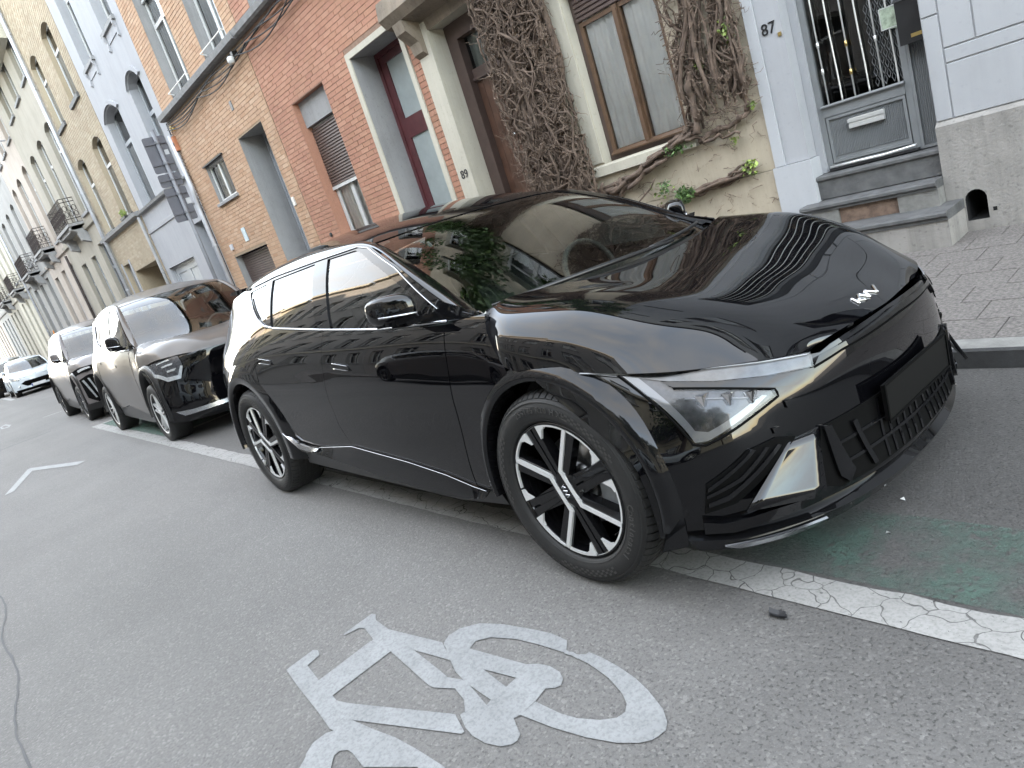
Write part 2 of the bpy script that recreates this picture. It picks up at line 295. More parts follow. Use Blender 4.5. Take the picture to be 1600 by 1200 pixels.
# pavement
pv=thing('pavement',None,None,(0,0,0)); pv['kind']='structure'
y0=YK+.138; pz=lambda y:ZT+.004+(y-y0)/(F-y0)*(ZS-ZT-.004)
g=G(); g.add([(-120,y0,ZT-.010),(60,y0,ZT-.010),(60,F+.3,ZS-.006),(-120,F+.3,ZS-.006)],[(0,1,2,3)]); g.make('paving_bed','pavebase',pv)
ny=8; ph=(F-y0)/ny; px=.30; base=None; sl=math.atan2(ZS-ZT,F-y0)
for j in range(ny):
    for i in range(22):
        x=2.6-i*px-(px/2 if j%2 else 0)
        if base is None:
            t=.0012; a,b=px/2-t,ph/2-t; g=G(); g.add([(-a,-b,-.02),(a,-b,-.02),(a,b,-.02),(-a,b,-.02),(-a+.002,-b+.002,0),(a-.002,-b+.002,0),(a-.002,b-.002,0),(-a+.002,b-.002,0)],[(4,5,6,7),(0,1,5,4),(1,2,6,5),(2,3,7,6),(3,0,4,7)])
            base=g.make('paving_slab','pave',pv); o=base
        else: o=base.copy(); COL.objects.link(o)
        y=y0+(j+.5)*ph; o.location=(x,y,pz(y)+random.uniform(-.0015,.0015)); o.rotation_euler=(sl+random.uniform(-.004,.004),random.uniform(-.004,.004),0)
g=G(); g.add([(-120,y0,ZT),(-4.2,y0,ZT),(-4.2,F+.3,ZS),(-120,F+.3,ZS)],[(0,1,2,3)]); g.add([(2.75,y0,ZT),(60,y0,ZT),(60,F+.3,ZS),(2.75,F+.3,ZS)],[(0,1,2,3)]); g.make('paving_run','pave',pv,kind='stuff')
# markings (metres, on the road surface)
random.seed(3)
def wob(x0,x1,ya,yb,n,a=.004):
    L=[(x0+(x1-x0)*i/n,ya+random.uniform(-a,a)) for i in range(n+1)]; U=[(x1-(x1-x0)*i/n,yb+random.uniform(-a,a)*1.6) for i in range(n+1)]; return L+U
V=[];T=[]
n=170; xs=np.linspace(-11.6,4.0,n+1); g=G()
ya=[.145-(-11.6-x)*0*.0+random.uniform(-.004,.004)+(.035*(-(x)/11.6) if x<0 else -.005*x) for x in xs]; yb=[a+.150+random.uniform(-.006,.006) for a in ya]; ya[0]+=.0
V=[]
for i in range(n+1): V+=[(xs[i],ya[i],gz(ya[i])+.004),(xs[i],(.1 if ya[i]<.1 else ya[i]),0),(xs[i],yb[i],gz(yb[i])+.004)]
V2=[];F2=[]
for i in range(n+1): V2+=[(xs[i],ya[i],gz(ya[i])+.004),(xs[i],yb[i],gz(yb[i])+.004)]
for i in range(n): F2.append((2*i,2*i+2,2*i+3,2*i+1))
mk('parking_edge_line',V2,F2,'white_line',kind='structure')
def strip(name,x0,x1,ya,yb,m,lift,nx=1):
    ys=sorted({ya,yb}|({.1} if ya<.1<yb else set())); V=[];Fc=[]
    for y in ys: V+=[(x0,y,gz(y)+lift),(x1,y,gz(y)+lift)]
    for i in range(len(ys)-1): Fc.append((2*i,2*i+1,2*i+3,2*i+2))
    return mk(name,V,Fc,m,kind='structure')
strip('bay_cross_line',-7.28,-7.18,.325,YK-.02,'white_line',.004); strip('bay_cross_line',-11.6,-11.45,.345,YK-.02,'white_line',.004)
strip('green_bay',-11.44,-7.29,.33,YK-.05,'green',.004)
strip('green_worn_band',.35,4.0,.30,.72,'green2',.006)
# next bay line, further down the street
strip('parking_edge_line',-44.,-32.9,.62,.78,'white_line',.004); strip('bay_cross_line',-33.1,-32.9,.79,YK-.05,'white_line',.004); strip('bay_cross_line',-17.6,-17.5,.1,.5,'white_line',.004)
# bicycle symbol on the carriageway
BP=[[(-0.758, -0.673), (-0.761, -0.656), (-0.762, -0.535), (-0.739, -0.531), (-0.699, -0.552), (-0.584, -0.562), (-0.29, -0.51), (-0.169, -0.556), (-0.361, -0.588), (-0.452, -0.637), (-0.587, -0.637), (-0.593, -0.628), (-0.697, -0.606), (-0.727, -0.616), (-0.748, -0.672)],
[(-0.593, -0.638), (-0.449, -0.636), (-0.45, -0.883), (-0.586, -0.868)],
[(-0.791, -0.908), (-0.798, -0.79), (-0.774, -0.78), (-0.735, -0.792), (-0.724, -0.849), (-0.704, -0.852), (-0.58, -0.868), (-0.449, -0.88), (-0.262, -0.903), (-0.264, -0.959), (-0.301, -0.966), (-0.419, -0.95), (-0.644, -0.927)],
[(-0.458, -0.881), (-0.413, -0.887), (-0.348, -0.867), (0.052, -0.708), (0.138, -0.738), (0.136, -0.748), (-0.262, -0.903), (-0.329, -0.915)],
[(-0.455, -0.635), (-0.361, -0.588), (-0.145, -0.611), (-0.113, -0.616), (-0.044, -0.596), (0.015, -0.608), (0.118, -0.633), (0.156, -0.693), (0.076, -0.687), (0.029, -0.654), (-0.043, -0.637), (-0.114, -0.669), (-0.141, -0.673)],
[(-0.283, -0.507), (-0.156, -0.484), (0.098, -0.447), (0.137, -0.426), (0.18, -0.417), (0.228, -0.421), (0.26, -0.438), (0.275, -0.463), (0.265, -0.478), (0.239, -0.495), (0.248, -0.546), (0.246, -0.608), (0.238, -0.627), (0.263, -0.64), (0.302, -0.659), (0.311, -0.679), (0.306, -0.696), (0.282, -0.718), (0.231, -0.733), (0.175, -0.735), (0.128, -0.726), (0.07, -0.702), (0.073, -0.688), (0.147, -0.686), (0.118, -0.633), (0.112, -0.611), (-0.027, -0.602), (-0.107, -0.585), (-0.198, -0.547)],
[(-0.269, -0.517), (-0.286, -0.5), (-0.297, -0.473), (-0.288, -0.427), (-0.235, -0.373), (-0.146, -0.339), (0.001, -0.308), (0.075, -0.298), (0.147, -0.301), (0.173, -0.331), (0.185, -0.349), (0.124, -0.354), (0.068, -0.359), (-0.031, -0.374), (-0.128, -0.408), (-0.169, -0.447), (-0.156, -0.484), (-0.155, -0.541)],
[(0.235, -0.331), (0.252, -0.325), (0.255, -0.312), (0.315, -0.313), (0.39, -0.322), (0.46, -0.336), (0.522, -0.357), (0.603, -0.395), (0.639, -0.426), (0.652, -0.45), (0.647, -0.474), (0.639, -0.494), (0.616, -0.517), (0.564, -0.546), (0.478, -0.573), (0.369, -0.594), (0.246, -0.608), (0.25, -0.548), (0.354, -0.545), (0.411, -0.534), (0.472, -0.508), (0.509, -0.479), (0.517, -0.452), (0.501, -0.426), (0.467, -0.403), (0.434, -0.389), (0.388, -0.372), (0.346, -0.363), (0.292, -0.353), (0.241, -0.35)],
[(-0.262, -0.903), (-0.274, -0.954), (-0.297, -0.984), (-0.298, -1.029), (-0.274, -1.065), (-0.226, -1.092), (-0.141, -1.043), (-0.176, -1.015), (-0.177, -0.995), (-0.153, -0.978), (-0.129, -0.976), (-0.042, -0.985), (0.19, -0.85), (0.062, -0.856), (-0.05, -0.866), (-0.153, -0.886)],
[(.174,-.336),(.192,-.339),(.205,-.334),(.222,-.337),(.238,-.333),(.243,-.352),(.214,-.349),(.183,-.353)],
[(-.30,-1.02),(-.22,-1.13),(-.05,-1.2),(.12,-1.21),(.3,-1.13),(.34,-1.0),(.19,-.85),(.062,-.856),(.2,-.95),(.21,-1.03),(.1,-1.1),(-.05,-1.11),(-.141,-1.043)]]
sheet('bicycle_symbol',BP,'bike_paint',.004) if False else None
V,T=cdt(BP,[[(-0.024, -0.531), (0.115, -0.506), (0.116, -0.55)]]); mk('bicycle_symbol',[(x,y,.004) for x,y in V],T,'bike_paint',kind='structure')
V,T=cdt([[(-8.174,-1.331),(-9.62,-.955),(-9.64,-.92),(-8.183,-.45),(-8.112,-.556),(-9.30,-.93),(-8.199,-1.231)]]); mk('chevron_marking',[(x,y,.004) for x,y in V],T,'bike_paint',kind='structure')
V,T=cdt([[(-19.7,-.62),(-20.1,-.48),(-19.1,-.42),(-18.57,-.51),(-18.9,-.65)]],[[(-19.5,-.6),(-19.7,-.52),(-19.0,-.48),(-18.9,-.58)]]); mk('bicycle_symbol',[(x,y,.004) for x,y in V],T,'bike_paint',kind='structure')
V=[];Fc=[]
pts=[(-20.2,-2.2),(-13.8,-1.01),(-13.7,-.4),(-13.62,.45),(-13.5,1.6)]
for i,(x,y) in enumerate(pts):
    V+=[(x-.035,y,gz(y)+.003),(x+.035,y,gz(y)+.003)]
    if i: k=2*i; Fc.append((k-2,k-1,k+1,k))
mk('tar_seam',V,Fc,plain('tar_seam',(.045,.045,.047),.7),kind='structure')
V=[];Fc=[]
random.seed(11); xs=np.linspace(-3.9,-1.2,40)
for i,x in enumerate(xs):
    y=-1.655-.03*(x+3.9)+random.uniform(-.003,.003)+.02*math.sin(i*.35); w_=random.uniform(.003,.006); V+=[(x,y-w_,.003),(x,y+w_,.003)]
    if i: k=2*i; Fc.append((k-2,k,k+1,k-1))
mk('tar_seam',V,Fc,'satin' if False else plain('tar_fine',(.085,.085,.087),.8),kind='structure')
for k,(x,y,r,c) in enumerate([(.69,.066,.035,'stem2'),(.758,.818,.014,'white_paint'),(.80,.59,.01,'white_paint')]):
    g=G(); 
    for q in range(3 if k==0 else 1):
        a=random.uniform(0,3); g.add([(x+r*math.cos(a),y+r*math.sin(a)*.5,gz(y)+.004),(x+r*math.cos(a+1.7),y+r*math.sin(a+1.7)*.5,gz(y)+.012+.004*q),(x-r*math.cos(a),y-r*math.sin(a)*.5,gz(y)+.006),(x-r*math.cos(a+1.7),y-r*math.sin(a+1.7)*.5,gz(y)+.014)],[(0,1,2,3)])
    o=g.make('fallen_leaf' if k==0 else 'litter_scrap','cable' if k==0 else c); tagp(o,['small dark dead leaf on the asphalt below the white line','small white scrap lying on the asphalt in front of the black car','tiny white fleck on the asphalt between the green band and the black car'][k],'leaf' if k==0 else 'litter')
# ---------------------------------------------------------------- facade tools
def arcpts(x0,x1,zs,rise,n=8):
    "segmental arch over the opening, spring line zs, from x1 back to x0"
    c=(x1-x0)/2; R=(c*c+rise*rise)/(2*rise); zc=zs+rise-R; a=math.asin(min(1,c/R)); return [((x0+x1)/2+R*math.sin(t),zc+R*math.cos(t)) for t in np.linspace(a,-a,n+1)]
def oppoly(o):
    if o.get('arch'): return [(o['x0'],o['z0']),(o['x1'],o['z0'])]+arcpts(o['x0'],o['x1'],o['z1']-o['arch'],o['arch'])
    return [(o['x0'],o['z0']),(o['x1'],o['z0']),(o['x1'],o['z1']),(o['x0'],o['z1'])]
def OP(x0,x1,z0,z1,rev=.2,arch=0,**k): return dict(x0=x0,x1=x1,z0=z0,z1=z1,rev=rev,arch=arch,**k)
def wall(root,x0,x1,z0,z1,ops,m,y=F,name='wall',thick=.35,revm=None,holes=True):
    ops=[o for o in ops if o['x0']>=x0-.01 and o['x1']<=x1+.01 and o['z0']>=z0-.01 and o['z1']<=z1+.01]
    polys=[oppoly(o) for o in ops]
    V2,T=cdt([[(x0,z0),(x1,z0),(x1,z1),(x0,z1)]],polys)
    V=[(a,y,b) for a,b in V2]; Fc=[tuple(t) for t in T]; k=len(V)
    V+=[(x0,y,z0),(x1,y,z0),(x1,y,z1),(x0,y,z1),(x0,y+thick,z0),(x1,y+thick,z0),(x1,y+thick,z1),(x0,y+thick,z1)]
    Fc+=[(k,k+1,k+5,k+4),(k+1,k+2,k+6,k+5),(k+2,k+3,k+7,k+6),(k+3,k,k+4,k+7)]
    o=mk(name,V,Fc,m,root); rv=G()
    for op,pl in zip(ops,polys):
        n=len(pl); rv=G(); rv.add([(a,y,b) for a,b in pl]+[(a,y+op['rev'],b) for a,b in pl],[(i,(i+1)%n,n+(i+1)%n,n+i) for i in range(n)]); rv.make('reveal',op.get('rm') or revm or m,root)
    return o
BRK={}
def bricks(root,x0,x1,z0,z1,ops,m,y=F,L=.214,Hb=.060,j=.010,jv=.004,nobj=300,proud=.006,prefer=0):
    ops=[(o,oppoly(o)) for o in ops]; full=[];part=[]
    nz=int((z1-z0)/(Hb+j))
    for r in range(nz):
        a=z0+r*(Hb+j)+j/2; b=a+Hb; x=x0-(L+jv)/2*(r%2)
        while x<x1:
            s0,s1=max(x+jv/2,x0+.002),min(x+L+jv/2,x1-.002); segs=[(s0,s1)]
            for o,pl in ops:
                if b<o['z0'] or a>o['z1']: continue
                ox0,ox1=o['x0'],o['x1']
                if o['arch'] and b>o['z1']-o['arch']:
                    rise=o['arch']; c=(ox1-ox0)/2; R=(c*c+rise*rise)/(2*rise); zc=o['z1']-R; h=max(a,o['z1']-rise)-zc
                    if h>=R: continue
                    q=math.sqrt(R*R-h*h); mid=(ox0+ox1)/2; ox0,ox1=mid-q,mid+q
                ns=[]
                for (p,q2) in segs:
                    if q2<=ox0 or p>=ox1: ns.append((p,q2)); continue
                    if p<ox0: ns.append((p,ox0-.004))
                    if q2>ox1: ns.append((ox1+.004,q2))
                segs=ns
            for (p,q2) in segs:
                if q2-p>.03:
                    (full if abs(q2-p-(L+0))<.012 else part).append((p,q2,a,b))
            x+=L+jv
    full.sort(key=lambda t:(t[0]-CP[0])**2*1.0+(t[2]-1.2)**2)
    key=(m,L,Hb)
    if nobj and full:
        if key not in BRK:
            g=G(); g.box(0,L,-proud,.02,0,Hb); g.F=[f for f in g.F if f!=(2,3,7,6)]
            BRK[key]=g
        first=None
        for (p,q2,a,b) in full[:nobj]:
            if first is None:
                g=BRK[key]; me=bpy.data.meshes.new('brick'); me.from_pydata([(v[0],v[1],v[2]) for v in g.V],[],g.F); me.materials.append(M[m]); first=me
            o=bpy.data.objects.new('brick',first); COL.objects.link(o); o.parent=root; off=ORG[root.name]; o.location=(p-off[0],y-off[1]+random.uniform(-.0015,.0015),a-off[2])
    g=G()
    for (p,q2,a,b) in part+full[nobj:]:
        d=random.uniform(-.0015,.0015); g.add([(p,y-proud+d,a),(q2,y-proud+d,a),(q2,y-proud+d,b),(p,y-proud+d,b),(p,y+.004,a),(q2,y+.004,a),(q2,y+.004,b),(p,y+.004,b)],[(0,1,2,3),(0,4,5,1),(1,5,6,2),(2,6,7,3),(3,7,4,0)])
    if g.V: g.make('brickwork',m,root,kind='stuff')
def framebox(g,x0,x1,z0,z1,y,t,d):
    g.box(x0,x0+t,y,y+d,z0,z1); g.box(x1-t,x1,y,y+d,z0,z1); g.box(x0+t,x1-t,y,y+d,z0,z0+t); g.box(x0+t,x1-t,y,y+d,z1-t,z1)
def curtain(parent,x0,x1,z0,z1,y,m='curtain',fold=.11,amp=.022,name='curtain'):
    n=max(6,int((x1-x0)/fold*6)); V=[];Fc=[]
    for i in range(n+1):
        x=x0+(x1-x0)*i/n; d=amp*math.sin(2*math.pi*(x-x0)/fold+.7*math.sin(x*9)); V+=[(x,y+d,z0),(x,y+d*1.3,z1)]
        if i: k=2*i; Fc.append((k-2,k,k+1,k-1))
    return mk(name,V,Fc,m,parent,True)
def window(root,o,y=F,fm='white_paint',t=.055,mull=1,transom=.68,cur=.0,glass='glass',dep=.05,curm='curtain',room=True,shut=0,shm='shutter',detail=True,sashes=False):
    "casement window set back in its opening: frame > panes, curtain"
    x0,x1,z0,z1=o['x0']+.004,o['x1']-.004,o['z0']+.004,o['z1']-.004; yy=y+o['rev']
    g=G()
    if shut: 
        zs=z1-shut; s=G(); k=int(shut/.045)
        for i in range(k): a=zs+i*.045; s.extr([(yy-.03,a),(yy-.042,a+.012),(yy-.038,a+.036),(yy-.03,a+.043)],x0,x1,0)
        sh=s.make('roller_shutter',shm,root); b=G(); b.box(x0,x1,yy-.05,yy-.015,zs-.05,zs-.001); b.make('bottom_bar','white_paint' if shm!='shut_dark' else shm,sh)
    ztr=z0+(z1-z0)*transom if transom else None
    framebox(g,x0,x1,z0,z1,yy,t,dep)
    if o['arch'] and detail:
        ap=arcpts(x0,x1,z1-o['arch'],o['arch']); 
    if ztr: g.box(x0+t,x1-t,yy-.006,yy+dep,ztr-t*.6,ztr+t*.6)
    ms=[]
    for i in range(mull):
        xm=x0+(x1-x0)*(i+1)/(mull+1); ms.append(xm); g.box(xm-t*.62,xm+t*.62,yy-.004,yy+dep-.002,z0+t,(ztr-t*.6) if ztr else z1-t)
    fr=g.make('window_frame',fm,root)
    xs=[x0+t]+ms+[x1-t]; first=None
    for i in range(len(xs)-1):
        a,b=xs[i]+(t*.6 if i else 0),xs[i+1]-(t*.6 if i<len(xs)-2 else 0); zt=(ztr-t*.6) if ztr else z1-t
        mk('pane',[(a,yy+.02,z0+t),(b,yy+.02,z0+t),(b,yy+.02,zt),(a,yy+.02,zt)],[(0,1,2,3)],glass,fr)
    if ztr: mk('pane',[(x0+t,yy+.02,ztr+t*.6),(x1-t,yy+.02,ztr+t*.6),(x1-t,yy+.02,z1-t),(x0+t,yy+.02,z1-t)],[(0,1,2,3)],glass,fr)
    if cur>0: curtain(root,x0+.01,x1-.01,z0+.01,z0+(z1-z0)*cur,yy+.075,curm)
    if room and cur<.98:
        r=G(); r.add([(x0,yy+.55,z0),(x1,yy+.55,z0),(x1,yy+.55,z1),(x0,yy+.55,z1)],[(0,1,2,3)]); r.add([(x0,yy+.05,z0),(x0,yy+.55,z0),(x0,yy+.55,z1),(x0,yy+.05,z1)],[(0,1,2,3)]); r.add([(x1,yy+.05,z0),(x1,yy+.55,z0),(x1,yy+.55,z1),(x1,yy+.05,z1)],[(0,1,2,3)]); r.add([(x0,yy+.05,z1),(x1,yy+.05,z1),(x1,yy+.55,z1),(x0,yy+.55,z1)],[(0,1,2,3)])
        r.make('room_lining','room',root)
    return fr
def sill(root,x0,x1,z,m='bluestone',y=F,h=.09,pr=.07,brackets=False):
    g=G(); g.extr([(y-pr,z-h),(y-pr,z-.012),(y-pr+.012,z),(y+.2,z+.006),(y+.2,z-h)],x0-.06,x1+.06,0); o=g.make('sill',m,root)
    if brackets:
        for xx in (x0-.0,x1-.08):
            b=G(); b.extr([(y-.001,z-h-.34),(y-.05,z-h-.30),(y-.03,z-h-.14),(y-pr,z-h-.05),(y-pr,z-h),(y-.001,z-h)],xx,xx+.08,0); b.make('bracket','white',o)
        b=G(); b.extr([(y-.001,z-h-.2),(y-.018,z-h-.2),(y-.018,z-h),(y-.001,z-h)],x0+.12,x1-.12,0); b.make('apron','white',o)
    return o
def pdoor(root,o,m,y=F,name='door',panels=((.12,.35),(.42,.88)),t=.10,split=False,glassp=(),handle=True,fm=None,knob='brass'):
    "panelled door leaf with frame"
    x0,x1,z0,z1=o['x0']+.003,o['x1']-.003,o['z0'],o['z1']-.003; yy=y+o['rev']; f=G(); f.box(x0,x0+.06,yy-.02,yy+.06,z0,z1); f.box(x1-.06,x1,yy-.02,yy+.06,z0,z1); f.box(x0+.06,x1-.06,yy-.02,yy+.06,z1-.06,z1)
    dr=f.make(name,fm or m,root)
    leaves=[(x0+.062,(x0+x1)/2-.002),((x0+x1)/2+.002,x1-.062)] if split else [(x0+.062,x1-.062)]
    for a,b in leaves:
        g=G(); zz0,zz1=z0+.01,z1-.062; H=zz1-zz0
        g.box(a,a+t,yy,yy+.045,zz0,zz1); g.box(b-t,b,yy,yy+.045,zz0,zz1)
        ed=[0]+[v for p_ in sorted(tuple(panels)+tuple(glassp)) for v in p_]+[1]
        for i in range(0,len(ed),2): g.box(a+t,b-t,yy,yy+.044,zz0+H*ed[i],zz0+H*ed[i+1])
        g.make('door_leaf',m,dr)
        for p_ in panels:
            q=G(); aa,bb,c0,c1=a+t,b-t,zz0+H*p_[0],zz0+H*p_[1]; q.box(aa,bb,yy+.02,yy+.03,c0,c1); q.box(aa+.03,bb-.03,yy+.010,yy+.0195,c0+.03,c1-.03); q.make('panel',m,dr)
        for p_ in glassp:
            aa,bb,c0,c1=a+t,b-t,zz0+H*p_[0],zz0+H*p_[1]; mk('pane',[(aa,yy+.022,c0),(bb,yy+.022,c0),(bb,yy+.022,c1),(aa,yy+.022,c1)],[(0,1,2,3)],'frosted',dr)
    if handle:
        hx=leaves[0][1]-.05 if not split else leaves[0][1]-.04; k=G(); k.box(hx-.02,hx+.02,yy-.012,yy-.001,z0+.98,z0+1.18); k.tube([(hx,yy-.01,z0+1.08),(hx,yy-.05,z0+1.08),(hx-.1,yy-.05,z0+1.08)],.009,8); k.make('handle',knob,dr)
    return dr
def text(s,size,loc,rot,m,name,parent=None,depth=.004,align='CENTER',local=None):
    cu=bpy.data.curves.new(name,'FONT'); cu.body=s; cu.size=size; cu.extrude=depth; cu.align_x=align; cu.resolution_u=3
    o=bpy.data.objects.new(name,cu); COL.objects.link(o); bpy.context.view_layer.update()
    me=bpy.data.meshes.new_from_object(o.evaluated_get(bpy.context.evaluated_depsgraph_get())); bpy.data.objects.remove(o); me.materials.clear(); me.materials.append(M[m])
    o=bpy.data.objects.new(name,me); COL.objects.link(o)
    if parent: o.parent=parent; off=ORG[parent.name]; o.location=Vector(loc)-off; ORG[o.name]=off
    else: o.location=loc
    o.rotation_euler=rot; return o
RX=(math.pi/2,0,0)
def house(name,label,x): return thing(name,label,'house',(x,F,ZS))
# ---------------------------------------------------------------- houses on the parked side, right to left
random.seed(5)
# --- number 87, grey painted, stone plinth and steps
h=houses87=house('town_house','grey painted town house with number 87, barred metal door, stone steps and weathered plinth',1.5)
dop=OP(-1.12,-.17,.74,3.0,.17); vent=OP(-.05,.085,.18,.40,.35,.06)
W87=[OP(1.3,2.4,1.6,3.4,.2),OP(3.3,4.4,1.6,3.4,.2),OP(-1.1,-.1,5.9,8.2,.2),OP(1.2,2.3,5.9,8.2,.2),OP(3.3,4.4,5.9,8.2,.2),OP(-1.1,-.1,9.4,11.2,.2),OP(1.2,2.3,9.4,11.2,.2),OP(3.3,4.4,9.4,11.2,.2)]
wall(h,-.17,5.5,.9,13,[o for o in W87 if o['x0']>0],'palegrey'); wall(h,-1.32,-.17,3.0,13,[o for o in W87 if o['x0']<0],'palegrey',name='wall')
wall(h,-.17,5.5,-.05,.885,[vent],'plinth',F-.045,'plinth',.3,'blackhole')
g=G(); g.extr([(F-.045,.885),(F-.002,.915),(F+.05,.915),(F+.05,.885)],-.17,5.5,0); g.make('plinth_cap','plinth',h)
g=G(); g.add([(-.06,F+.3,.17),(.09,F+.3,.17),(.09,F+.3,.42),(-.06,F+.3,.42)],[(0,1,2,3)]); g.make('vent_back','blackhole',h)
for x_,z_ in ((-.095,.235),(.125,.24)):
    g=G(); g.box(x_-.012,x_+.012,F-.0475,F-.044,z_-.014,z_+.014); g.make('fixing_hole','blackhole',h)
for (a,b,c,d_) in [(-.165,-.062,.92,1.62),(-.165,-.062,1.628,2.4),(-.054,.82,.92,1.285),(.828,1.28,.92,1.285),(-.054,1.28,1.293,1.385),(-.054,.135,1.393,2.1),(.143,1.28,1.393,2.1),(-.054,.6,2.108,2.8),(.608,1.28,2.108,2.8),(-.165,-.062,2.408,3.0),(1.28,2.6,.92,1.5)]:
    g=G(); e=.004; g.add([(a,F-.002,c),(b,F-.002,c),(b,F-.002,d_),(a,F-.002,d_),(a+e,F-.010,c+e),(b-e,F-.010,c+e),(b-e,F-.010,d_-e),(a+e,F-.010,d_-e)],[(4,5,6,7),(0,1,5,4),(1,2,6,5),(2,3,7,6),(3,0,4,7)]); g.make('stone_block','palegrey',h)
g=G(); g.box(-1.415,-1.325,F-.03,F+.3,.90,13); g.make('pilaster','greywhite',h)
g=G(); g.box(-1.322,-1.122,F-.012,F+.3,.90,3.0); g.make('pilaster','palegrey',h); g=G(); g.box(-1.43,-1.10,F-.05,F+.3,.10,.895); g.make('pilaster_base','greywhite',h)
g=G(); g.box(-1.12,-1.06,F+.12,F+.2,.74,3.0); g.make('door_jamb','palegrey',h)
text('87',.125,(-1.235,F-.014,1.93),RX,'black_metal','house_number',h,.006)
g=G(); g.box(-1.165,-1.14,F-.024,F-.0125,1.885,1.915); g.make('bell_push','brass',h)
yd=F+.15
g=G(); framebox(g,-1.058,-.345,.745,2.98,yd,.045,.05); g.box(-1.013,-.39,yd-.008,yd+.04,1.17,1.25); g.extr([(yd-.03,1.245),(yd-.034,1.252),(yd-.008,1.265),(yd+.03,1.265),(yd+.03,1.245)],-1.02,-.385,0); dr=g.make('door','grey_metal',h)
g=G(); n=46
for i in range(n): a=-1.0+i*(.60/n); g.extr([(a,yd+.016),(a+.0075,yd+.006),(a+.013,yd+.016)],.85,1.13,2)
g.box(-1.013,-.39,yd+.0165,yd+.03,.79,1.17); g.make('fluted_panel','grey_metal',dr)
g=G(); framebox(g,-1.005,-.398,.80,1.165,yd-.003,.022,.02); g.make('panel_moulding','grey_metal',dr)
for i in range(6):
    x_=-.955+i*.106; g=G(); g.tube([(x_,yd-.004,1.26),(x_,yd-.004,2.94)],.0065,8)
    if i%2==1:
        g=G(); L=[(x_+.004*math.cos(t*9),yd-.004+.004*math.sin(t*9),1.26+t*1.68) for t in np.linspace(0,1,60)]; g.tube(L,.0065,6)
    br=g.make('door_bar','silver',dr,True)
    if i%2==0:
        for z_ in ((1.52,1.72) if i==0 else (1.45,1.66) if i==2 else (1.62,)):
            g=G(); g.lathe([(.004,-.022),(.012,-.018),(.008,-.006),(.014,0),(.008,.006),(.012,.018),(.004,.022)],(x_,yd-.004,z_),'z',12); g.make('bar_knot','brass' if i==2 else 'silver',br,True)
mk('pane',[(-1.013,yd+.03,1.25),(-.39,yd+.03,1.25),(-.39,yd+.03,2.94),(-1.013,yd+.03,2.94)],[(0,1,2,3)],'darkglass',dr)
g=G()
for i in range(7):
    for j in range(8):
        x_=-.58+i*.03; z_=1.28+j*.075+(i%2)*.037; g.tube([(x_,yd+.026,z_),(x_+.014,yd+.026,z_+.035),(x_,yd+.026,z_+.07),(x_-.014,yd+.026,z_+.035),(x_,yd+.026,z_)],.0022,4,False)
g.make('lattice','grey_metal',dr)
g=G(); g.add([(-1.01,yd+.25,1.25),(-.39,yd+.25,1.25),(-.39,yd+.25,2.94),(-1.01,yd+.25,2.94)],[(0,1,2,3)]); g.make('hall_back','room',h)
g=G(); g.box(-.825,-.555,yd-.022,yd+.004,1.035,1.112); g.box(-.83,-.55,yd-.030,yd-.021,1.082,1.108); g.box(-.825,-.555,yd-.027,yd-.021,1.038,1.068); g.make('letter_slot','silver',dr)
g=G(); L=[(-1.02,yd-.045,.775),(-.8,yd-.05,.778),(-.6,yd-.05,.775),(-.42,yd-.05,.785),(-.36,yd-.045,.79)]; g.tube(L,.011,8); g.make('weather_bar','silver',dr,True)
g=G(); g.box(-1.03,-.35,yd-.05,yd-.005,.748,.764); g.make('rubber_seal','cable',dr)
g=G(); framebox(g,-.342,-.175,.745,2.98,yd-.004,.022,.045); sp=g.make('side_panel','grey_metal',h)
g=G()
for i in range(9): a=-.318+i*.0135; g.extr([(a,yd+.02),(a+.006,yd+.012),(a+.0115,yd+.02)],.77,2.95,2)
g.box(-.32,-.197,yd+.0205,yd+.03,.767,2.96); g.make('fluted_panel','grey_metal',sp)
lb=thing('letterbox','black metal letterbox with brass name plate on the grey door side panel','letterbox',(-.25,yd-.02,1.52)); g=G(); g.extr([(yd-.11,1.50),(yd-.11,1.80),(yd-.02,1.84),(yd-.02,1.50)],-.335,-.165,0); b_=g.make('box_body','black_metal',lb); g=G(); g.extr([(yd-.12,1.795),(yd-.118,1.803),(yd-.015,1.852),(yd-.015,1.842)],-.342,-.158,0); g.make('lid','black_metal',lb); g=G(); g.box(-.255,-.185,yd-.114,yd-.1105,1.535,1.56); g.make('name_plate','brass',lb)
nt_=thing('door_notice','small pale green picture card taped inside the barred door glass','notice',(-.42,yd,1.7)); g=G(); g.add([(-.478,yd-.012,1.655),(-.372,yd-.012,1.64),(-.364,yd-.012,1.79),(-.47,yd-.012,1.806)],[(0,1,2,3)]); g.add([(-.478,yd-.010,1.655),(-.372,yd-.010,1.64),(-.364,yd-.010,1.79),(-.47,yd-.010,1.806)],[(3,2,1,0)])
g.make('card',plain('notice_card',(.42,.50,.38),.4,0,.5,22),nt_); g=G(); framebox(g,-.478,-.364,1.65,1.80,yd-.0145,.006,.002); g.make('card_border','white_paint',nt_)
st=thing('door_steps','worn bluestone steps with a rusty scraper recess below the barred door','steps',(-.65,F,ZS))
def nos(g,x0,x1,zt,yf,h_,back): g.extr([(yf+.02,zt-h_),(yf+.02,zt-.045),(yf,zt-.03),(yf,zt-.01),(yf+.012,zt),(back,zt+.004),(back,zt-h_)],x0,x1,0)
g=G(); nos(g,-1.13,-.172,.735,F-.02,.19,F+.3); g.make('step','bluestone',st); g=G(); nos(g,-1.20,-.173,.535,F-.20,.06,F+.1); g.make('step','bluestone',st)
